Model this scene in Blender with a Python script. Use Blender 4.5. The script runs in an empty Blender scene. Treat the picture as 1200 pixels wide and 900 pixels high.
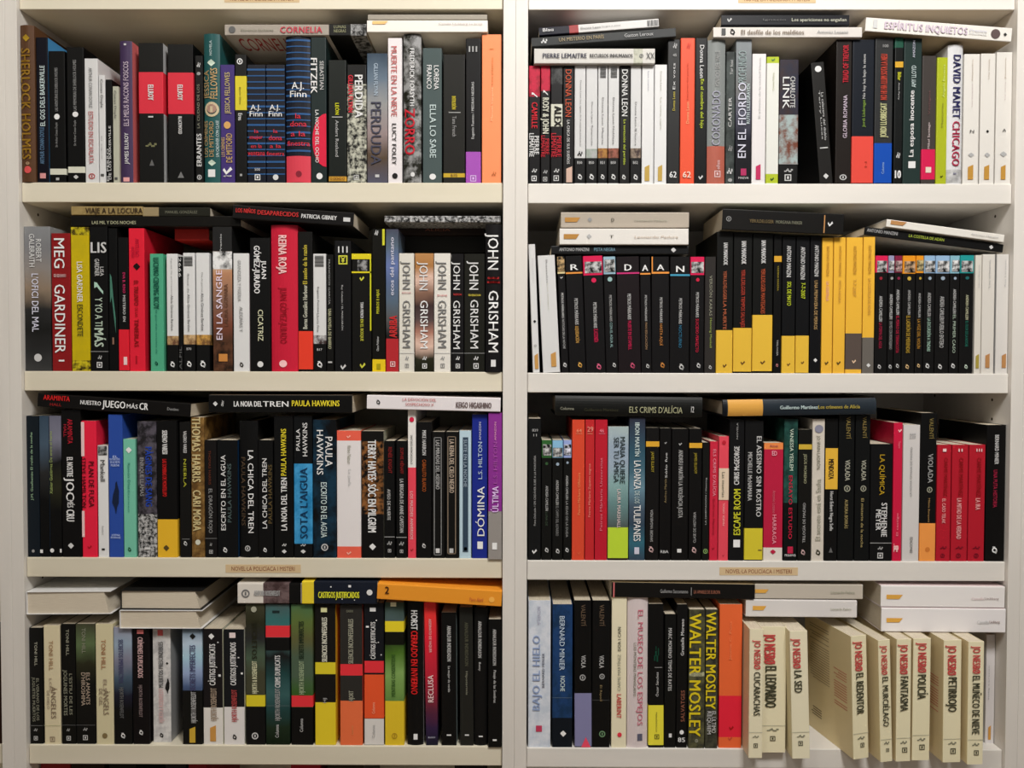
import bpy, math, random
from mathutils import Vector, Matrix
C = bpy.context.scene.collection
SC = bpy.context.scene
random.seed(4)

# ------------------------------------------------------------------ camera
FPX = 930.0                        # focal length in pixels of the 1200 wide frame
CAM = (0.00078, -1.26688, 1.4)
PITCH, YAW, ROLL = -0.02432, 0.00442, 0.00194
_cy, _sy, _cp, _sp = math.cos(YAW), math.sin(YAW), math.cos(PITCH), math.sin(PITCH)
_f = Vector((-_sy*_cp, _cy*_cp, _sp)); _r0 = Vector((_cy, _sy, 0)); _u0 = _r0.cross(_f)
_r = _r0*math.cos(ROLL) + _u0*math.sin(ROLL); _u = _u0*math.cos(ROLL) - _r0*math.sin(ROLL)
cd = bpy.data.cameras.new('camera'); cam = bpy.data.objects.new('camera', cd); C.objects.link(cam)
cd.sensor_width = 36.0; cd.lens = FPX/1200*36; cd.clip_start = 0.05
cam.matrix_world = Matrix(((_r.x, _u.x, -_f.x, CAM[0]), (_r.y, _u.y, -_f.y, CAM[1]), (_r.z, _u.z, -_f.z, CAM[2]), (0, 0, 0, 1)))
SC.camera = cam

def at(px, py, y):                 # the point of the vertical plane at depth y that is seen at a pixel
    d = _f*FPX + _r*(px-600) + _u*(450-py)
    return Vector(CAM) + d*((y-CAM[1])/d.y)

# ------------------------------------------------------------------ world, lamps, exposure
w = bpy.data.worlds.new('shop_air'); SC.world = w; w.use_nodes = True
w.node_tree.nodes['Background'].inputs[0].default_value = (1.0, .97, .93, 1)
w.node_tree.nodes['Background'].inputs[1].default_value = .19
def area(name, loc, rot, sx, sy, power, col):
    l = bpy.data.lights.new(name, 'AREA'); l.shape = 'RECTANGLE'; l.size = sx; l.size_y = sy; l.energy = power; l.color = col
    o = bpy.data.objects.new(name, l); C.objects.link(o); o.location = loc; o.rotation_euler = rot; return o
area('ceiling_lamp_light', (.45, -1.25, 2.93), (math.radians(38), 0, 0), .5, .5, 53, (1, .98, .95))
area('ceiling_lamp_light', (-.9, -1.7, 2.93), (math.radians(38), 0, 0), .5, .5, 15, (1, .95, .86))
SC.view_settings.view_transform = 'Standard'; SC.view_settings.look = 'None'
SC.view_settings.gamma = 1; SC.view_settings.use_curve_mapping = False
SC.view_settings.exposure = 0.0

# ------------------------------------------------------------------ materials
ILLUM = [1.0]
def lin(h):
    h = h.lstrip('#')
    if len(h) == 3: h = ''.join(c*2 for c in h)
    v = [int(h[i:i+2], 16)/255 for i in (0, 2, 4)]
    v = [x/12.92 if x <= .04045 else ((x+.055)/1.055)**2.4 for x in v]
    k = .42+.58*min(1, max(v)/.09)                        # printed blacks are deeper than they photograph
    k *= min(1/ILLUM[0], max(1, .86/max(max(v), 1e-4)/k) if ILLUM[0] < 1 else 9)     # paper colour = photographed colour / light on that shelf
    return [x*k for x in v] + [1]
MC = {}
def mat(tok, rough=.42):
    key = (tok, rough, ILLUM[0])
    if key in MC: return MC[key]
    m = bpy.data.materials.new('paint_' + tok.replace('#', '')[:24]); m.use_nodes = True; MC[key] = m
    nt = m.node_tree; b = nt.nodes['Principled BSDF']; b.inputs['Roughness'].default_value = rough
    b.inputs['Specular IOR Level'].default_value = .19
    if tok[0] == '#': b.inputs['Base Color'].default_value = lin(tok)
    elif tok[0] == 'm':                                   # mottled print of two colours
        _, a, c, s = tok.split(':'); s = float(s)
        tc = nt.nodes.new('ShaderNodeTexCoord'); n = nt.nodes.new('ShaderNodeTexNoise'); r = nt.nodes.new('ShaderNodeValToRGB')
        n.inputs['Scale'].default_value = s*14; n.inputs['Detail'].default_value = 5; n.inputs['Roughness'].default_value = .65
        r.color_ramp.elements[0].color = lin(a); r.color_ramp.elements[1].color = lin(c)
        r.color_ramp.elements[0].position = .42; r.color_ramp.elements[1].position = .6
        nt.links.new(tc.outputs['Object'], n.inputs['Vector']); nt.links.new(n.outputs['Fac'], r.inputs[0]); nt.links.new(r.outputs[0], b.inputs['Base Color'])
    elif tok[0] == 'g':                                   # printed gradient, first colour at the head of the spine
        cs = tok[2:].split(',')[::-1]
        tc = nt.nodes.new('ShaderNodeTexCoord'); sp = nt.nodes.new('ShaderNodeSeparateXYZ'); r = nt.nodes.new('ShaderNodeValToRGB')
        e = r.color_ramp.elements; e[0].color = lin(cs[0]); e[1].color = lin(cs[-1])
        for i in range(1, len(cs)-1): e.new(i/(len(cs)-1)).color = lin(cs[i])
        n = nt.nodes.new('ShaderNodeTexNoise'); n.inputs['Scale'].default_value = 30
        mx = nt.nodes.new('ShaderNodeMath'); mx.operation = 'MULTIPLY_ADD'; mx.inputs[1].default_value = .12
        ad = nt.nodes.new('ShaderNodeMath'); ad.operation = 'SUBTRACT'; ad.inputs[1].default_value = .06
        nt.links.new(tc.outputs['Object'], n.inputs['Vector']); nt.links.new(tc.outputs['Generated'], sp.inputs[0])
        nt.links.new(n.outputs['Fac'], mx.inputs[0]); nt.links.new(sp.outputs['Z'], mx.inputs[2]); nt.links.new(mx.outputs[0], ad.inputs[0])
        nt.links.new(ad.outputs[0], r.inputs[0]); nt.links.new(r.outputs[0], b.inputs['Base Color'])
    return m
def noisy(name, a, c, scale, rough, stretch=(1, 1, 1), bump=0.0):
    m = bpy.data.materials.new(name); m.use_nodes = True; nt = m.node_tree; b = nt.nodes['Principled BSDF']
    b.inputs['Roughness'].default_value = rough
    tc = nt.nodes.new('ShaderNodeTexCoord'); mp = nt.nodes.new('ShaderNodeMapping'); n = nt.nodes.new('ShaderNodeTexNoise'); r = nt.nodes.new('ShaderNodeValToRGB')
    mp.inputs['Scale'].default_value = stretch; n.inputs['Scale'].default_value = scale; n.inputs['Detail'].default_value = 4
    r.color_ramp.elements[0].color = lin(a); r.color_ramp.elements[1].color = lin(c); r.color_ramp.elements[0].position = .3; r.color_ramp.elements[1].position = .7
    nt.links.new(tc.outputs['Object'], mp.inputs[0]); nt.links.new(mp.outputs[0], n.inputs['Vector']); nt.links.new(n.outputs['Fac'], r.inputs[0]); nt.links.new(r.outputs[0], b.inputs['Base Color'])
    if bump:
        bp = nt.nodes.new('ShaderNodeBump'); bp.inputs['Strength'].default_value = bump; bp.inputs['Distance'].default_value = .001
        nt.links.new(n.outputs['Fac'], bp.inputs['Height']); nt.links.new(bp.outputs[0], b.inputs['Normal'])
    return m
M_panel = noisy('melamine_panel', '#dcd7d0', '#e4dfd8', 6, .45, (6, 6, .6), .05)
M_board_left = noisy('melamine_shelf_board_cream', '#ddd5bf', '#e4dcc8', 6, .45, (.6, 6, 6), .05)
M_board_right = noisy('melamine_shelf_board', '#dedad3', '#e6e1da', 6, .45, (.6, 6, 6), .05)
M_hole = mat('#4a4236', .8)
M_pages = noisy('page_edges', '#b8ab94', '#e4dac6', 60, .8, (60, 1, 1), .3)
M_pages_flat = noisy('page_edges_lying', '#c8bba6', '#dfd4c0', 60, .8, (1, 1, 60), .15)
M_tape = mat('#d6bc94', .6); M_tape_ink = mat('#8a4a2c', .6)

# ------------------------------------------------------------------ mesh helpers
def link(name, me, parent=None):
    o = bpy.data.objects.new(name, me); C.objects.link(o)
    if parent: o.parent = parent
    return o
def mesh(name, V, F, mats, mi=None, parent=None):
    me = bpy.data.meshes.new(name); me.from_pydata(V, [], F)
    for m in mats: me.materials.append(m)
    if mi: me.polygons.foreach_set('material_index', mi)
    me.update(); return link(name, me, parent)
BOXF = [(0, 3, 2, 1), (4, 5, 6, 7), (0, 1, 5, 4), (1, 2, 6, 5), (2, 3, 7, 6), (3, 0, 4, 7)]
def boxv(x0, x1, y0, y1, z0, z1):
    return [(x0, y0, z0), (x1, y0, z0), (x1, y1, z0), (x0, y1, z0), (x0, y0, z1), (x1, y0, z1), (x1, y1, z1), (x0, y1, z1)]
def boxes(name, L, m, parent=None):
    V = []; F = []
    for b in L:
        k = len(V); V += boxv(*b); F += [tuple(i+k for i in f) for f in BOXF]
    return mesh(name, V, F, [m], None, parent)
def panel(name, b, m, parent=None, bev=.0012):
    o = boxes(name, [b], m, parent); md = o.modifiers.new('edge', 'BEVEL'); md.width = bev; md.segments = 2; return o

# ------------------------------------------------------------------ lettering: every string is turned into a flat mesh once
TXT = {'H': None}; CAPH = [.7]
def need(s): TXT.setdefault(s, None)
def bake_text():
    obs = []
    for s in TXT:
        cu = bpy.data.curves.new('t', 'FONT'); cu.body = s[1:] if s[0] == '*' else s; cu.resolution_u = 2
        cu.space_character = 1.06 if s[0] == '*' else 1.0
        o = bpy.data.objects.new('t', cu); C.objects.link(o); obs.append((s, o, cu))
    bpy.context.view_layer.update(); dg = bpy.context.evaluated_depsgraph_get()
    for s, o, cu in obs:
        me = bpy.data.meshes.new_from_object(o.evaluated_get(dg))
        V = [(v.co.x, v.co.y) for v in me.vertices]; F = [tuple(p.vertices) for p in me.polygons]
        if V:
            x0 = min(v[0] for v in V); x1 = max(v[0] for v in V); y0 = min(v[1] for v in V); y1 = max(v[1] for v in V)
            body = s.lstrip('*')
            if body.upper() == body and len(body) > 2 and any(c.isalpha() for c in body): y0, y1 = 0.0, CAPH[0]
            if body == 'H': CAPH[0] = y1
            V = [((x-x0)/max(x1-x0, 1e-6), (y-y0)/max(y1-y0, 1e-6)) for x, y in V]
        TXT[s] = (V, F); bpy.data.meshes.remove(me)
    for s, o, cu in obs: bpy.data.objects.remove(o); bpy.data.curves.remove(cu)

# ------------------------------------------------------------------ small printed marks, in a unit square (u right, v up)
def circ(cx, cy, rx, ry, n=14, a0=0, a1=2*math.pi): return [(cx+rx*math.cos(a0+(a1-a0)*i/n), cy+ry*math.sin(a0+(a1-a0)*i/n)) for i in range(n)]
def ringp(r0, r1, n=16, a0=0, a1=2*math.pi):
    P = []
    for i in range(n):
        a = a0+(a1-a0)*i/n; b = a0+(a1-a0)*(i+1)/n
        P.append([(.5+r*math.cos(t), .5+r*math.sin(t)) for r, t in ((r0, a), (r1, a), (r1, b), (r0, b))])
    return P
def rc(a, b, c, d): return [(a, c), (b, c), (b, d), (a, d)]
def marks(kind, lying):
    if kind == 'disc': return [circ(.5, .5, .5, .5)], True, 'round_mark'
    if kind == 'ring': return ringp(.34, .5)+[rc(.4, .6, .3, .7)], True, 'ring_mark'
    if kind in ('sq', 'face'): return [rc(0, 1, 0, 1)], False, 'portrait_photo' if kind == 'face' else 'printed_block'
    if kind == 'box': return [rc(0, 1, 0, .14), rc(0, 1, .86, 1), rc(0, .14, .14, .86), rc(.86, 1, .14, .86), rc(.35, .65, .3, .7)], True, 'boxed_logo'
    if kind == 'box2': return [rc(0, 1, 0, .006), rc(0, 1, .994, 1), rc(0, .1, 0, 1), rc(.9, 1, 0, 1)], False, 'printed_frame'
    if kind == 'diam': return [[(.5, 0), (1, .5), (.8, .72), (.5, 1), (.1, .7), (0, .5)]], True, 'shell_mark'
    if kind == 'tri': return [[(.1, 0), (.9, 0), (.5, 1)]], True, 'peak_mark'
    if kind == 'vee': return [[(.35, 0), (1, .62), (.8, .95), (.4, .38)], [(.35, 0), (.4, .38), (.15, .8), (0, .55)]], True, 'bird_mark'
    if kind == 'half': return [[(1, 0), (1, 1)]+[(1-math.sin(math.pi*i/12), .5+.5*math.cos(math.pi*i/12)) for i in range(1, 12)]], False, 'printed_half_circle'
    if kind == 'curve': return [[(0, .45), (.3, .55), (.65, .25), (1, 0), (1, .22), (.65, .5), (.3, .85), (0, .9)]], False, 'printed_curve'
    if kind == 'wave': return [rc(.05, .3, .2, .5), rc(.25, .55, .45, .75), rc(.5, .8, .15, .5), rc(.75, .95, .5, .9), rc(.35, .5, .8, 1)], False, 'small_ornament'
    if kind == 'bars':
        L = [(i/9, i/9+(.05 if i % 3 else .08)) for i in range(9)]
        return [rc(a, b, 0, 1) if lying else rc(0, 1, a, b) for a, b in L], False, 'barcode'
    if kind == 'tab': return [[(0, 0), (.78, 0), (1, 1), (0, 1)] if lying else [(0, 0), (1, 0), (1, 1), (0, .85)]], False, 'colour_tab'
    if kind == 'swirl': return ringp(.2, .38)+[[(.5, .1), (.75, 0), (.95, .45), (.78, .5)], rc(.2, .6, .88, 1)], True, 'publisher_swirl'
    if kind == 'bird': return [[(.55, 0), (.7, .2), (.95, .35), (1, .7), (.8, .88), (.7, 1), (.5, .95), (.45, .8), (.15, .6), (0, .35), (.35, .2)]], False, 'printed_bird'
    raise ValueError(kind)

# ------------------------------------------------------------------ the room and the bookcases
def struct(name, b, m):
    o = boxes(name, [b], m); o['kind'] = 'structure'; return o
struct('floor', (-3.2, 3.2, -3.2, .4, -.05, 0), noisy('floor_wood', '#8a7358', '#a48b6c', 3, .5, (8, 1, 1)))
struct('ceiling', (-3.2, 3.2, -3.2, .4, 3.0, 3.05), mat('#e8e4dc', .8))
struct('wall_back', (-3.2, 3.2, .32, .4, 0, 3.0), mat('#d8d0c0', .8))
DV, W, T = .039, .771, .0316
HP = DV/2
ZL = [1.9955, 1.69019, 1.38825, 1.08668, .78008, .478, .176]
ZR = [1.9948, 1.68929, 1.38706, 1.08417, .77796, .476, .174]
YB = .007
TOPZ = 2.33
def disc_at(name, x, y, z, nx, r, parent):
    V = [(x, y, z)]+[(x, y+r*math.cos(i*math.pi/5), z+r*math.sin(i*math.pi/5)) for i in range(10)]
    return mesh(name, V, [(0, 1+i, 1+(i+1) % 10) if nx > 0 else (0, 1+(i+1) % 10, 1+i) for i in range(10)], [M_hole], None, parent)
def bookcase(xl, Z, label):                       # xl: inner left face of the bay
    t = bpy.data.objects.new('bookcase', None); C.objects.link(t); t['label'] = label; t['category'] = 'bookcase'; t['group'] = 'bookcases in a row'
    xr = xl+W; M_board = M_board_left if xl < 0 else M_board_right
    a = panel('side_panel', (xl-HP+.0001, xl, 0, .28, 0, TOPZ), M_panel, t, .0005)
    b = panel('side_panel', (xr, xr+HP-.0001, 0, .28, 0, TOPZ), M_panel, t, .0005)
    boxes('back_panel', [(xl, xr, .272, .278, .06, TOPZ)], M_board, t)
    panel('top_panel', (xl-HP+.0001, xr+HP-.0001, 0, .28, TOPZ, TOPZ+T), M_panel, t)
    boxes('plinth', [(xl, xr, .03, .046, 0, .14)], M_panel, t)
    B = []
    for z in Z:
        B.append(panel('shelf_board', (xl+.0006, xr-.0006, YB, .2715, z-T, z), M_board, t))
        for y in (.05, .23):
            for dz in (.012, .044):
                disc_at('peg_hole', xl+.0003, y, z-T-dz, 1, .0026, a); disc_at('peg_hole', xr-.0003, y, z-T-dz, -1, .0026, b)
    return t, B
XL, XR = -(HP+W), HP
bc_l, BL = bookcase(XL, ZL, 'tall cream bookcase left of centre, filled with books')
bc_r, BR = bookcase(XR, ZR, 'tall cream bookcase right of centre, filled with books')
bookcase(XL-DV-W, ZL, 'cream bookcase cut off at left edge of photo')
bookcase(XR+W+DV, ZR, 'cream bookcase cut off at right edge of photo')
NOV = 'NOVEL·LA POLICÍACA I MISTERI'
for s in (NOV,): need(s)
TAPES = [(BL[0], 263, 351, -5, 3), (BR[0], 865, 956, -5, 3.6), (BL[3], 264.5, 352.5, 661.7, 671), (BR[3], 843, 935, 665, 674)]

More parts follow.
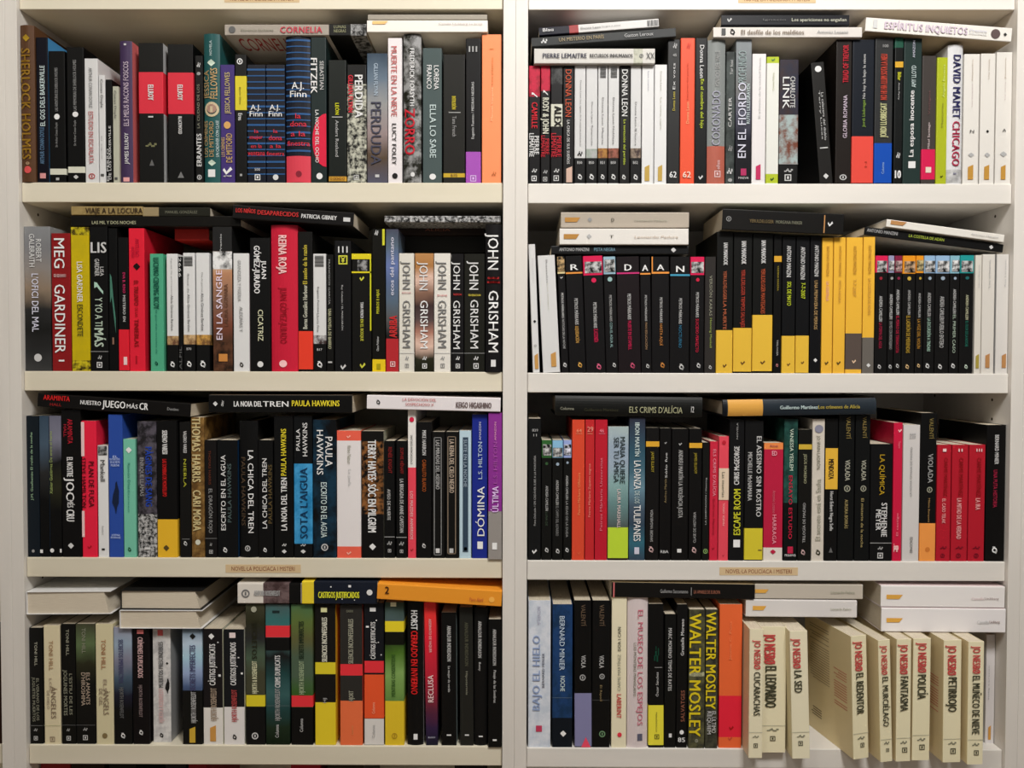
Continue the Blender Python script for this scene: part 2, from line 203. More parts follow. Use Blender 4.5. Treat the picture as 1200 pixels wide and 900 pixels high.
# ------------------------------------------------------------------ books
DATA = r'''
@ L 1
S 0
72 150 110 #5a3c26 s=-2 hc | brown hardback with worn gold capitals, leftmost | t 215 700 .1 .75 #96701e *SHERLOCK HOLMES; e diam 140 195 #a82; e ring 712 724 #ca8; e disc 727 765 #d55
160 213 165 #112 c=#48b | navy paperback with bright blue front cover | u 560 722 .3 .65 #68a ARTHUR CONAN DOYLE; u 290 555 .35 .75 #dee EL GOS DELS BASKERVILLE; e sq 762 785 #d99
215 287 225 #111 | black book, white dot, grey strip, standing shorter of pair | u 300 490 .4 .58 #999 LAS AVENTURAS DE SHERLOCK HOLMES; u 540 648 .4 .58 #999 Sir Arthur Conan Doyle; e disc 502 526 #eee .33 .67; b 742 768 #ddc; e sq 782 793 #bbb .4 .6
295 370 208 #111 | black book, white dot, grey strip, taller of pair | u 265 487 .4 .58 #999 LAS MEMORIAS DE SHERLOCK HOLMES; u 530 642 .4 .58 #999 Sir Arthur Conan Doyle; e disc 492 515 #eee .33 .67; b 733 760 #ddc; e diam 770 788 #ccc .35 .65
373 431 258 #ddd | white paperback with muted red small capitals | t 300 475 .35 .6 #777 ARTHUR CONAN DOYLE; t 492 720 .3 .65 #b55 ESTUDIO EN ESCARLATA; e ring 763 787 #b55
435 463 330 #ddd | slim white booklet with tall grey name, brighter one | t 350 475 .25 .75 #444 Conan Doyle; t 600 700 .4 .55 #999 El signo; e sq 765 775 #555
465 493 350 #111 | slim black book with slanted white lettering | u 655 797 .15 .5 #ccc EL PERRO; u 555 790 .5 .85 #ddd DE LOS BASKERVILLE
496 522 380 #bba | slim greyish booklet beside the plum hardback | t 400 522 .2 .7 #555 Conan Doyle; e sq 780 790 #555
526 580 180 #435 c=#c66 hc | dark plum hardback with pale condensed capitals | u 585 722 .4 .7 #eee JAMES ELLROY; u 272 555 .35 .75 #cbc ELS MEUS RACONS FOSCOS; e sq 780 798 #eaa; e sq 192 200 #ccc .4 .6
S 140
85 193 190 #1a1a18 c=#bbb | fat black book, red band, gold smear below it | b 318 500 #d34; t 375 442 .4 .62 #eee *ELLROY; t 512 518 .4 .6 #ccc I; e wave 628 650 #775; e tri 700 730 #666 .4 .65
213 325 195 #111 | fat black book, red band, white word below it | b 320 502 #d34; t 375 442 .4 .6 #eee *ELLROY; t 514 590 .42 .56 #ddd *BLACKWOOD; e tri 755 782 #777
333 368 245 #181818 | slim black book with white capitals near foot | u 590 732 .2 .8 #ddd *ERRANTES; u 372 565 .3 .6 #887 LA CIUDAD DE LOS; e ring 765 795 #ccc .2 .8; e wave 275 300 #ccc; e disc 318 332 #999
370 440 148 #255 hc | teal hardback with gold ornaments and medallion | u 310 435 .02 .35 #b96 JESSICA; u 300 435 .45 .85 #ca7 FELLOWES; e ring 442 520 #cb9 .05 .95; e disc 452 500 #a87 .2 .8; u 532 690 .02 .25 #b96 LOS CRÍMENES; u 535 690 .35 .62 #b96 DE MITFORD; u 530 690 .76 .92 #cdd UN CADÁVER CON CLASE; e diam 262 292 #cdc; e diam 703 730 #cdc; e sq 745 778 #eee .25 .7; u 180 245 .4 .55 #cdd NOVELA
444 505 285 #437 | purple paperback with gold lettering and white tick | u 320 502 .35 .7 #cb7 JESSICA FELLOWES; e disc 532 570 #da6; u 605 690 .08 .32 #ca6 LOS CRÍMENES; u 588 715 .42 .85 #ca6 DE MITFORD; e vee 733 768 #eee .15 .85; u 772 778 .2 .8 #ccc a
508 560 240 #161616 | black paperback with yellow patch on upper spine | e ring 255 287 #eee .2 .7; b 335 485 #dc3; t 385 460 .4 .55 #662 Benito Olmo; t 500 530 .3 .65 #ddd *Eros; e sq 765 775 #aaa .4 .6
S 280
36 117 285 #1c2030 | blue striped pocket book, red words, boxed logo at foot | z; h 462 484 .2 .75 #eee A.J.; h 490 513 .15 .85 #eee Finn; h 570 586 .4 .62 #d34 la; h 597 618 .15 .85 #d34 mujer; h 635 652 .2 .8 #d34 en la; h 668 685 .03 .97 #d34 ventana; e box 765 795 #eee .4 .7; h 740 752 .4 .7 #ccc 500
120 202 285 #1c2030 | blue striped pocket book, red words, white shell at foot | z; h 462 484 .2 .75 #eee A.J.; h 490 513 .15 .85 #eee Finn; h 570 586 .4 .62 #d34 la; h 597 618 .15 .85 #d34 dona; h 635 652 .2 .8 #d34 a la; h 668 685 .03 .97 #d34 finestra; e disc 768 792 #ddd .35 .65
206 313 155 #1c2030 hc | tall blue striped hardback with coral red foot | z 672; h 362 392 .25 .75 #eee A.J.; h 400 428 .18 .85 #eee Finn; h 500 522 .4 .62 #d34 la; h 533 557 .18 .85 #d34 dona; h 578 600 .2 .8 #d34 a la; h 620 642 .05 .97 #d34 finestra; b 686 802 #d45; e disc 752 778 #823 .4 .65
316 384 165 #233 | charcoal book with bold white name, red half circle | t 258 412 .02 .42 #eee *FITZEK; t 270 395 .6 .85 #ccc SEBASTIAN; e half 500 735 #d24 .1 1; t 485 716 .3 .52 #eee LA NOCHE DEL OCHO; e disc 760 790 #eee .35 .75
393 472 265 #1c2420 | dark green book with short yellow word, amber strip | t 455 505 .4 .6 #dd2 *LEÓN; e sq 514 517 #ccc .2 .8; t 530 690 .4 .58 #bbb Anders Roslund; b 776 797 #c93; h 780 793 .1 .9 #742 O OCHO O
475 560 285 m:#222:#ccb:9 | black and white grassy spine, bold white title | b 285 370 #1b1b1b; t 332 518 .42 .82 #eee *PERDIDA; t 332 495 .08 .32 #d34 *GILLIAN FLYNN; e box 770 792 #ccc .35 .6
S 420
38 128 235 g:#345,#678,#999,#988,#543,#556 | hazy blue-grey gradient spine with dark wide capitals | t 280 420 .35 .55 #bcd GILLIAN FLYNN; t 450 725 .2 .7 #445 PERDUDA; e sq 768 780 #ccc .4 .6
129 191 168 #eee8ea | white book, pale red title, spaced grey name | t 205 512 .25 .65 #c66 MUERTE EN LA NIEVE; t 545 725 .3 .6 #444 *LUCY FOLEY; e disc 762 786 #222 .3 .7
198 275 145 m:#221:#999:4 hc | grey cloudy hardback with large red capitals | t 215 467 .38 .62 #eee *FREDERICK FORSYTH; t 480 680 .08 .65 #c23 *ZORRO; e disc 750 785 #ddd .4 .65
283 366 212 #4a5858 | slate green book with four pale words | t 290 395 .6 .85 #eee LORENA; t 288 392 .22 .47 #eee FRANCO; t 462 695 .38 .7 #cdd ELLA LO SABE; e disc 765 790 #eee .35 .7
373 468 240 #2b2a26 | black matte book, small yellow word, gold strip | t 425 482 .4 .58 #cb3 *INTRUSIÓN; e sq 494 497 #bbb .25 .8; t 512 602 .42 .6 #999 Tana French; b 762 780 #ca3; h 765 777 .35 .65 #753 8.95
472 538 170 #1a181a | black book with violet foot, white edge beside orange | u 362 612 .38 .6 #ccc Eugenio Fuentes / PIEDRAS NEGRAS; b 668 805 #a5b; e box 772 798 #dbe .3 .7; h 205 230 .2 .75 #aaa III
543 628 152 #f96 | plain pale orange book at right end | u 385 532 .45 .6 #fc9 Manuel Vázquez; u 255 375 .48 .6 #d84 Los pájaros; e sq 215 218 #d84 .4 .6; e wave 755 778 #c74 .5 .75
H 38 568 88 142 #f6f2ea s=-2 | white book lying across tops at right, orange tab | e tab 62 130 #fc8 .08 .35; h 350 540 .25 .45 #cbb Camilla Läckberg La bruja
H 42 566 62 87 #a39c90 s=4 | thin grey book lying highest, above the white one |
H 135 470 145 166 #4a2a20 s=60 | dark red-brown book lying set back behind, right side | e disc 375 430 #574 .1 .9
S 280
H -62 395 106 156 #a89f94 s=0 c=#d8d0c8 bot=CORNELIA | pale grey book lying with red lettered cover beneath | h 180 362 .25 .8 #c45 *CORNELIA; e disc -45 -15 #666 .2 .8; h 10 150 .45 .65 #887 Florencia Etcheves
H 396 560 104 158 m:#222:#aaa:7 s=1 | short black and grey marbled book lying near middle | b 396 490 #1c1c1c; h 418 470 .15 .4 #997 LUNAS; h 418 470 .5 .75 #997 NEGRAS
@ R 1
S 600
74 124 285 #1d1a1c | black book, red top, red and white lettering, leftmost | b 285 425 m:#c24:#611:3; e curve 405 430 #eee; t 452 565 .25 .75 #d23 *CAMILLE; t 600 680 .5 .9 #eee *PIERRE; t 588 690 .05 .45 #eee *LEMAITRE; e box 768 802 #eee .25 .7; e wave 742 762 #ccc
126 168 285 #1d1a1c | black book, red top, white title, red name | b 285 400 m:#c24:#611:3; e curve 395 420 #eee; t 432 588 .2 .85 #ddc *ROSY & JOHN; t 612 680 .5 .9 #c23 *PIERRE; t 598 692 .05 .45 #c23 *LEMAITRE; e box 772 804 #ccc .25 .7; e wave 748 766 #bbb
170 222 285 #1d1a1c | black book with four capitals on white plaque | b 285 370 m:#555:#222:4; b 458 556 #ddc; t 468 556 .3 .9 #222 *ALEX; t 600 690 .5 .9 #c23 *PIERRE; t 588 692 .05 .45 #c23 *LEMAITRE; e box 768 800 #ddd .25 .7; e wave 742 762 #ccc
225 272 285 #221f1f | black book, orange name on upper spine, yellow tab | t 308 515 .2 .75 #c53 DONNA LEON; t 530 722 .35 .6 #ddd *LA CHICA DE SUS SUEÑOS; e tab 732 802 #dba .3 .85
275 323 285 #ddd | slim white spine, plain black foot, tiny arc | t 355 640 .45 .62 #888 Donna Leon Las aguas de la eterna juventud; b 695 806 #1b1b1b; e wave 665 690 #333; h 710 722 .25 .7 #ccc B50; e swirl 752 806 #eee
326 375 285 #ddd | slim white spine, black foot, faint green photo | t 450 640 .45 .6 #888 Donna Leon Testamento; b 655 695 m:#9a9:#bbb:4; b 695 806 #1b1b1b; h 710 722 .25 .7 #ccc B50; e swirl 752 806 #eee
378 420 285 #ddd | slim white spine, barcode top, brown photo, narrower | e bars 292 342 #555 .2 .8; t 430 635 .4 .58 #777 Donna Leon Muerte; b 652 695 m:#b84:#743:5; b 695 806 #1b1b1b; h 710 722 .25 .7 #ccc B51; e swirl 752 806 #eee
423 470 285 #ddd | slim white spine, barcode top, reddish brown photo, wider | e bars 292 342 #555 .2 .8; t 430 635 .4 .58 #777 Donna Leon Nobleza; b 652 695 m:#a65:#532:5; b 695 806 #1b1b1b; h 710 722 .25 .7 #ccc B50; e swirl 752 806 #eee
473 518 285 #221f1f | black book, white serif name, yellow-green title | t 308 512 .2 .75 #eee DONNA LEON; t 528 725 .3 .6 #cd4 La tentación del perdón; e swirl 752 808 #eee .2 .65
521 567 285 #ddd | slim white spine, black foot, checked brown photo | t 450 640 .4 .58 #777 Donna Leon El huevo; b 652 695 m:#987:#433:8; b 695 806 #1b1b1b; h 710 722 .25 .7 #ccc B52; e swirl 752 808 #eee
S 740
46 98 285 #eee c=#eee | white spine with mustard tab at foot, left one | t 315 400 .45 .58 #aab Las joyas; e tab 725 796 #ca5 .25 .65
101 155 285 #eee c=#eee | white spine with mustard tab at foot, right one | t 315 400 .45 .58 #bba Donna Leon; t 430 570 .45 .58 #ccb La otra cara; e tab 725 796 #ca5 .3 .65
158 212 168 #343434 | dark grey tall book, yellow and white small title | u 280 395 .4 .6 #ddd *Ex vots; u 405 488 .4 .6 #cb4 *Donna Leon; e wave 190 218 #bbb .4 .75; h 238 250 .4 .7 #bbb 45; h 755 782 .2 .75 #eee *62
215 277 168 #f65c3c | bright coral orange tall book with white foot number | u 450 545 .4 .6 #fb8 Donna Leon; u 280 440 .42 .58 #c42 Les joies del paradís; h 755 782 .2 .75 #fdc *62; e wave 190 218 #d43 .4 .7
280 332 168 #16181a c=#ccc | black glossy book with white name and green title | t 200 345 .35 .7 #eee Donna Leon; t 350 565 .35 .7 #cd3 En el nombre del hijo; e vee 765 795 #ddd .3 .7
335 413 168 #8a8f8e hc | grey book with salmon foot, faint white letters | u 225 380 .4 .65 #aaa IGNACIO DEL VALLE; u 400 640 .25 .7 #aab CORONADO; b 642 808 #b65; e box 750 780 #ecc .4 .75; u 705 745 .5 .7 #ecc edhasa
415 455 228 m:#4a5250:#333a38:3 | narrow dark grey-green book with white brush marks | u 265 330 .4 .7 #ccc Tor fosc; u 430 560 .25 .6 #ddd CARTER; e wave 640 670 #999; e wave 740 770 #ccc .1 .8; e disc 785 800 #aaa
457 527 165 g:#8a9094,#83898d,#777,#556,#223,#1c1c24,#1c1c24 | silver to navy spine with outlined capitals | u 225 365 .15 .65 #9aa PROFUNDO; u 365 695 .15 .65 #dde EN EL FIORDO; u 370 545 .68 .88 #cdd *RUTH LILLEGRAVEN; e sq 742 772 #b36 .35 .7; h 778 788 .2 .85 #ccc MAEVA
530 590 237 #f2eeee c=#eee | white book with magenta tab at foot | u 255 520 .45 .6 #ccc El silencio de la ciudad blanca; e tab 722 790 #c36 .3 .65
S 880
68 122 250 #eeefe8 | white spine with lime green ends | b 250 278 #bc3; b 765 806 #bc3; u 320 400 .45 .6 #cca Cristina Fallarás; e vee 775 800 #252 .35 .65; e vee 257 270 #585 .35 .65
125 208 262 m:#334:#433:2 | dark photo spine with large white serif name | t 338 475 .55 .8 #ddd CHARLOTTE; t 340 480 .15 .5 #eee LINK; b 505 720 m:#abb:#743:3; e sq 720 723 #aaa 0 1; b 724 806 #1c1c1c; e box 768 795 #ddd .3 .65; e wave 742 760 #bbb
283 341 275 #2a2826 l=-45 c=#161616 | leaning dark book with white dot at top | e disc 292 318 #eee .25 .75; t 400 615 .35 .5 #ccc Terry Lucas; t 410 620 .58 .75 #ccc La calavera del diablo; e sq 650 655 #ccc .2 .8; e diam 760 795 #ddd .3 .7
373 442 168 #2c2420 | dark brown book, red title up top, white name | u 200 365 .4 .75 #b23 *TRIAD OF TREVOR; u 420 608 .45 .7 #dcd GLORIA ROMANA; e ring 768 792 #ccc
445 540 168 #1c2330 | navy book with large coral red lower band | u 240 435 .45 .62 #ccc No hay luz bajo la nieve; u 440 560 .45 .62 #8a4 Jordi Llobregat; b 600 805 #ee5145; u 710 735 .6 .7 #c43 N
544 622 168 #3a3b3c | grey book with large royal blue lower band | u 240 440 .3 .65 #b43 *NO HI HA LLUM SOTA LA NEU; u 455 605 .3 .65 #cc9 *JORDI LLOBREGAT; b 630 805 #1450b8; u 715 765 .4 .55 #9be Columna; h 197 210 .4 .7 #aaa 100
S 1020
105 143 158 #1a1e1e | narrow black book with small gold rectangle | b 158 210 #254; e sq 272 298 #da3 0 .95; t 320 355 .3 .7 #dd3 *Bilar; t 365 440 .35 .55 #ccc Anne Perry; e wave 670 700 #ccc; h 750 785 .15 .8 #eee *10
145 224 152 #2c3f3c | dark green book with large rounded white title | u 180 255 .45 .58 #ccd AMAZON; u 290 385 .4 .65 #cdd AMY LLOYD; u 400 690 .3 .65 #eee *La esposa inocente; e sq 710 740 #eee .3 .7
226 288 246 #4a4441 | brown-grey book with crimson foot, white square | u 540 655 .4 .6 #dcc Mikel Santiago; u 400 505 .4 .6 #755 Vestigios; b 657 790 #d25; e sq 735 760 #edc .3 .7
290 338 253 #b4bf28 | lime green book with faint yellow title | u 285 430 .45 .75 #de8 Ángela Becerra; u 455 560 .4 .6 #993 Memorias; e vee 768 785 #232 .4 .65
340 407 196 #e4e4e6 hc | white hardback with navy and crimson capitals | t 243 522 .3 .8 #336 *DAVID MAMET; t 535 730 .3 .8 #b35 *CHICAGO; e sq 760 768 #889 .4 .6; b 745 805 m:#aaa:#ddd:3
410 478 238 #efebe4 c=#e8e4dc | white spine, mustard tab, letter N and ring | e tab 725 790 #c94 .3 .65; e diam 672 692 #bbb; h 572 585 .4 .65 #444 N; u 262 360 .45 .56 #cba Alejandro; u 370 470 .46 .54 #dcc Los muertos
483 547 236 #efebe4 | white spine, mustard tab, tiny black arrow | e tab 725 790 #c94 .3 .65; e diam 672 692 #bbb; e diam 562 595 #222 .4 .6; u 262 350 .45 .56 #cba Una novela
552 626 230 #efebe4 | white spine, mustard tab, letter A, rightmost | e tab 725 790 #c94 .35 .65; e diam 667 690 #bbb; h 567 580 .4 .62 #444 A; u 255 350 .48 .58 #cba Jaume; u 360 440 .5 .56 #dcc La seva
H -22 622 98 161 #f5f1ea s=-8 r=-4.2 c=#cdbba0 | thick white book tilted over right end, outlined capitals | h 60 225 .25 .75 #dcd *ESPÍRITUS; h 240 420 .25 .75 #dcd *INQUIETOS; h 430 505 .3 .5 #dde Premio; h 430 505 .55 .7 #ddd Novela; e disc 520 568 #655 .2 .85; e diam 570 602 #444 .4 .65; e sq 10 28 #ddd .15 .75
S 600
H 118 645 100 138 #e6e4e2 s=-3 r=4.3 | white book with black left end, highest of tilted three | b 118 250 #223; b 250 290 #a44; h 135 180 .2 .6 #eee *Blau; h 300 385 .4 .65 #666 Donna Leon; h 390 475 .4 .6 #999 Sangre o amor; e bars 590 640 #666 .15 .85
H 85 720 143 185 #3a3c3c s=-4 r=4 | dark grey book lying tilted, pale gold title | e wave 125 155 #ddd .2 .8; h 205 400 .25 .65 #a97 UN MISTERIO EN PARÍS; h 490 615 .3 .7 #bbb Gaston Leroux
H 98 628 212 280 #dddad4 s=-5 | white book with grey mottled right, directly on spines | h 135 325 .35 .65 #445 *PIERRE LEMAITRE; h 340 525 .38 .62 #555 *RECURSOS INHUMANOS; b 530 570 m:#ccb:#998:3; e ring 555 572 #888 .3 .7; h 585 620 .3 .7 #666 XX
S 880
H -130 432 64 112 #23242c s=2 | navy black book lying above the white one | h 175 412 .35 .75 #ccb Los apariciones no engañan; h 50 150 .4 .65 #666 Ignacio; e vee -105 -85 #ccc .2 .8
H -165 488 118 165 #e6e0da s=-4 bot=- | off-white book lying, grey serif title, mid shelf | h -45 228 .3 .75 #876 El desfile de los malditos; h 285 420 .35 .65 #aaa Antonio Lozano; e sq -130 -112 #555 .15 .8; e swirl -95 -70 #333 .1 .9
@ L 2
S 10
64 185 152 g:#888a8c,#7b7b7e,#8a8480,#8c7a68,#333,#252523,#333,#444 | hazy grey photo spine with pale serif title | t 208 308 .48 .68 #ddd ROBERT; t 185 330 .22 .42 #ddd GALBRAITH; t 360 615 .3 .55 #dde L'OFICI DEL MAL; e disc 712 745 #ccc .35 .65
190 273 182 #8a1a1c | dark red book with huge white capitals | t 205 335 .18 .72 #eee MEG; t 408 708 .18 .72 #eee GARDINER; t 362 375 .15 .8 #caa LA MALA; e sq 738 745 #eee .35 .65
276 355 155 m:#c8b010:#c0aa14:3 | mustard yellow book with white and dark title | t 308 485 .35 .65 #eee LISA GARDNER; t 495 635 .35 .65 #442 ESCONDETE; b 155 190 m:#cb2:#431:8; b 740 785 m:#cb2:#431:8
359 437 152 #141414 c=#111 | black book with ghostly green arm, white title | h 222 268 .1 .95 #ccc *LIS; t 330 370 .6 .8 #ccc LISA; t 295 370 .3 .55 #ccc GARDNER; e curve 390 450 #acb; t 465 590 .3 .7 #bcb Y YO A TI; t 600 680 .25 .75 #bcb *MÁS; e sq 700 703 #888 0 1; e box 745 775 #ddd .35 .65; e wave 718 738 #aaa .4 .65
440 480 160 #101010 | narrow black book with green figure stripe | e curve 330 620 #476 .2 .8; e sq 640 670 #865 .4 .6
482 527 200 #151515 | narrow black book with red lower third | t 355 445 .5 .75 #c36 *EVA B. RINO; t 455 570 .5 .75 #ccc *MISTERIO EN; b 605 785 #d23; e sq 725 760 #ecc .5 .85
530 598 160 #e02238 c=#c81c30 | bright red book with dark title text | t 205 285 .45 .7 #b13 ARTURO; t 240 290 .2 .4 #b13 ANDREU; e diam 312 345 #211 .3 .75; t 390 500 .35 .62 #811 *EL TRIUNFO; t 560 680 .35 .62 #811 *TINIEBLAS; t 510 550 .4 .58 #911 DE LAS; e sq 720 755 #a12 .4 .5
S 160
60 118 272 #4fa884 | sea green pocket book with dark title | t 290 515 .3 .7 #154 *LUCIANO CENEMIG RICOY; t 520 710 .4 .55 #276 El guardián invisible de; e swirl 730 778 #154 .3 .6
133 182 272 #ddd | white slim spine, black foot, tan portrait, leftmost | t 290 455 .4 .56 #aaa Aguas de primavera; t 455 610 .4 .6 #555 Alicia Giménez Bartlett; b 633 672 m:#ca7:#643:4; b 672 790 #181818; e swirl 732 785 #eee
185 203 285 #151515 | very thin black book between white spines | t 290 375 .2 .8 #ccc *2666; u 680 780 .2 .8 #666 ALFIL
205 256 268 #ddd | white slim spine with barcode at top | e bars 282 325 #444 .1 .85; t 360 445 .4 .56 #999 Ritos de; t 450 615 .4 .6 #555 Alicia Giménez Bartlett; b 628 670 m:#db8:#864:4; b 670 790 #181818; h 685 695 .3 .7 #ccc B70; e swirl 732 782 #eee
262 320 268 #ddd | white slim spine, black foot, orange portrait, wider | t 355 440 .4 .56 #999 Día de perros; t 445 610 .4 .6 #555 Alicia Giménez Bartlett; b 628 672 m:#da5:#753:4; b 672 790 #181818; e swirl 732 782 #eee
335 420 152 m:#5a3a28:#2c2018:3 c=#222 | brown tavern photo spine with serif white title | b 152 260 #2c2c2c; u 185 265 .4 .5 #ccc Premio; b 262 340 m:#eee:#333:3; b 340 660 g:#333,#dca,#b86,#865,#743,#432,#321; u 345 650 .2 .5 #ede EN LA SANGRE; u 405 590 .6 .8 #643 LAURA GOMARA; e sq 712 745 #c84 .3 .75
426 495 270 #ddd c=#dcc | plain white pocket book with grey small capitals | t 300 480 .3 .5 #999 GRANDEZA Y MISERIA; t 505 615 .4 .6 #888 ALEGRÍAS Y; e swirl 735 785 #222 .35 .65
499 588 202 #161616 | black book, heavy white name, pale yellow title | t 302 382 .6 .82 #eee *JUAN; t 238 446 .22 .5 #eee *GÓMEZ-JURADO; t 518 655 .4 .65 #ddb CICATRIZ; e disc 745 770 #ddd .35 .65
S 310
28 145 145 #c8203a hc | fat crimson hardback with rounded back | t 192 360 .3 .6 #fcc *REINA ROJA; t 420 665 .35 .6 #912 JUAN GÓMEZ-JURADO; e disc 740 770 #fcc .3 .6
148 212 175 #1a1917 | black book, yellow-white title, vermilion lower band | u 235 405 .35 .65 #cb4 *El sueño de la razón; u 410 602 .35 .65 #ccb *Berna González Harbour; b 612 780 #e8402c; 
213 270 272 #d8d8d8 | white spine with barcode and portrait photo | e bars 278 328 #555 .15 .85; t 418 530 .3 .48 #444 Eugenio Fuentes; t 535 615 .3 .48 #777 Lluvia fina; b 630 668 m:#ccc:#433:4; b 668 790 #161616; h 688 698 .3 .7 #ccc B17; e swirl 732 785 #eee
273 303 275 #191816 | narrow black book with pale condensed title | t 298 495 .3 .55 #999 FRANCISCO GARCÍA; t 515 690 .25 .7 #bb9 *UNA NOVELA DE BARRIO; e sq 745 752 #bbb .2 .8
308 380 215 #1b1b1d | black book with three white strokes at top | h 240 268 .25 .8 #ddd *111; e box 280 318 #cc4 .25 .8; h 287 312 .38 .68 #cc4 Y; t 410 608 .4 .55 #bbb Ray Celestin / EL MASCARÓN; e vee 752 785 #ccc .35 .7
384 470 272 #1a1916 | black book with yellow capped corner and photo | e sq 272 296 #dc2 0 1; e face 300 348 #999 .3 .8; e sq 350 357 #dc2 0 1; e sq 296 610 #cc2 .93 1; e vee 370 392 #cc4 .4 .65; t 485 555 .45 .6 #ddd *TANA FRENCH; t 560 655 .45 .6 #cc4 *EN EL BOSQUE; e vee 745 780 #cc4 .4 .7
472 530 135 #17160f | tall black book with thin yellow edge and foot | e sq 140 235 #cc3 .8 .98; u 430 535 .35 .55 #cc3 *PERROS E HIJAS; u 635 700 .35 .52 #ccc Clara Peñalver; e wave 168 195 #ccc .2 .5; b 736 795 #e8c820; e sq 755 780 #a91 .35 .65
533 588 163 g:#445,#567,#67a,#568,#567,#555,#222,#333,#333 | slate blue book with red lower part | u 200 455 .35 .75 #dde ecos del pantano; u 545 640 .3 .9 #c33 *ARRIBA; b 645 790 #b22a30; e box 745 768 #ecc .35 .75
S 450
66 132 270 #dcd8ce | white bestseller spine with grey capitals, leftmost pale | t 305 428 .25 .75 #777 JOHN; t 478 685 .25 .75 #777 GRISHAM; t 440 447 .2 .8 #c99 LA CITACIÓN; e sq 708 710 #bbb 0 1; e box 752 776 #888 .4 .65; e wave 722 742 #999 .4 .65
136 217 270 g:#b85,#a74,#dba,#865,#433,#544,#a76,#dba,#332,#221 | bronze cloudy bestseller spine with white capitals | t 308 432 .25 .7 #ddd JOHN; t 478 688 .3 .7 #eee GRISHAM; e box 752 778 #eee .4 .65; e wave 722 742 #ccc .4 .65
220 292 270 #e2ded6 | white bestseller spine with grey capitals, beside bronze | t 305 428 .25 .75 #777 JOHN; t 478 685 .25 .75 #777 GRISHAM; t 452 459 .2 .8 #c88 EL INOCENTE; e sq 708 710 #bbb 0 1; e box 752 776 #888 .4 .65; e wave 722 742 #999 .4 .65
297 350 272 #1e1c1e | slim black bestseller spine, red middle line | t 308 430 .15 .7 #ddd JOHN; t 478 690 .15 .7 #ddd GRISHAM; t 447 455 .15 .85 #b33 LA APELACIÓN; e sq 708 710 #999 0 1; e box 752 778 #ddd .35 .7; e wave 722 742 #ccc .35 .7
353 443 272 #26261f | wide black bestseller spine, ochre middle line | t 305 430 .25 .68 #ddd JOHN; t 475 688 .3 .68 #ddd GRISHAM; t 450 458 .2 .8 #cb4 LA TAPADERA; e sq 708 710 #999 0 1; e box 752 778 #ddd .45 .7; e wave 722 742 #ccc .45 .7
446 516 142 #1d1b1d s=-4 hc | tallest black bestseller spine at right end | t 182 342 .15 .8 #eee JOHN; t 435 705 .2 .8 #eee GRISHAM; t 375 383 .15 .85 #c33 EL FUEGO; t 393 401 .1 .9 #c33 EL MANUSCRITO; e sq 738 768 #ddd .35 .65
H 2 512 104 134 m:#222:#bbb:14 s=4 | thin black and white speckled book lying at right |
H 60 445 192 268 #262622 s=80 | black book lying low, set back behind bestsellers |
H 0 440 150 188 #30231e s=60 | dark brown book lying above hidden black one | h 180 290 .3 .6 #743 ALICIA
S 10
H 276 590 62 102 m:#a08a5a:#8c784c:3 s=2 | tan book lying at left with dark serif title | h 340 590 .2 .8 #432 *VIAJE A LA LOCURA
H 590 885 66 108 #2a2a20 s=3 | black book lying end to end with tan one | b 590 660 #986; h 690 830 .4 .7 #776 MANUEL GONZÁLEZ
H 274 1020 104 152 #17140f s=4 | long black book lying under the tan one, left | h 368 560 .5 .8 #bb9 LAS MIL Y DOS NOCHES
S 160
H 168 318 124 212 #b82a24 s=30 | red book lying set back above slim white spines | h 205 265 .15 .3 #e97 Planeta
S 310
H -140 392 72 134 #1a1717 s=-6 r=-3.7 bot=- | black book lying, red and white heavy lettering | h -125 -40 .25 .55 #c33 *LOS NIÑOS; h -30 148 .28 .6 #c33 *DESAPARECIDOS; h 162 316 .35 .65 #ddd *PATRICIA GIBNEY; e sq 345 375 #ccc .4 .7
@ R 2
S 610
45 74 230 #ddd l=-22 s=4 | thin leaning white book, mustard tab, leftmost | t 290 400 .45 .6 #bbb Jonathan; e diam 555 585 #222 .3 .75; e diam 668 685 #bbb; e tab 710 778 #c95 .3 .85
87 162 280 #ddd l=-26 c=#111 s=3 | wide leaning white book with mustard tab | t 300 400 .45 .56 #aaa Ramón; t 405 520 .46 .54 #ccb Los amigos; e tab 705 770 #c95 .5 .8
170 203 282 #1c1a1c l=-22 | thin black detective spine, tan hand on top | e face 285 350 #ca7 0 1; e sq 352 360 #dc9 0 1; e vee 372 382 #ccc; t 445 555 .35 .65 #ddd PETROS MÁRKARIS; t 560 690 .35 .65 #bbb NOTICIAS DE LA NOCHE; e swirl 745 778 #ddd .2 .8
205 279 282 #1c1a1c l=-21 | black detective spine, letter R, orange line | h 320 345 .3 .75 #eee *R; e sq 354 361 #e94 0 1; t 470 585 .45 .65 #ccc PETROS MÁRKARIS; t 592 665 .45 .65 #da5 LIQUIDACIÓN; e swirl 745 780 #da5 .5 .8
281 367 282 #1c1a1c l=-18 | black detective spine, pink frame round grey photo | b 282 368 #d25; e face 308 358 #ccc .08 .95; e disc 380 400 #d25 .4 .65; t 488 600 .45 .62 #ccc PETROS MÁRKARIS; t 605 662 .45 .65 #d25 EL ACCIONISTA; e swirl 752 788 #d68 .5 .8
370 423 285 #1c1a1c l=-16 | black detective spine, pale blue frame round photo | b 285 362 #9bc; e face 298 352 #ccc .1 .95; e disc 375 395 #9bb .3 .7; t 455 570 .4 .6 #bbb PETROS MÁRKARIS; t 575 685 .4 .6 #9bb CON EL AGUA AL; e swirl 745 780 #ccc .5 .85
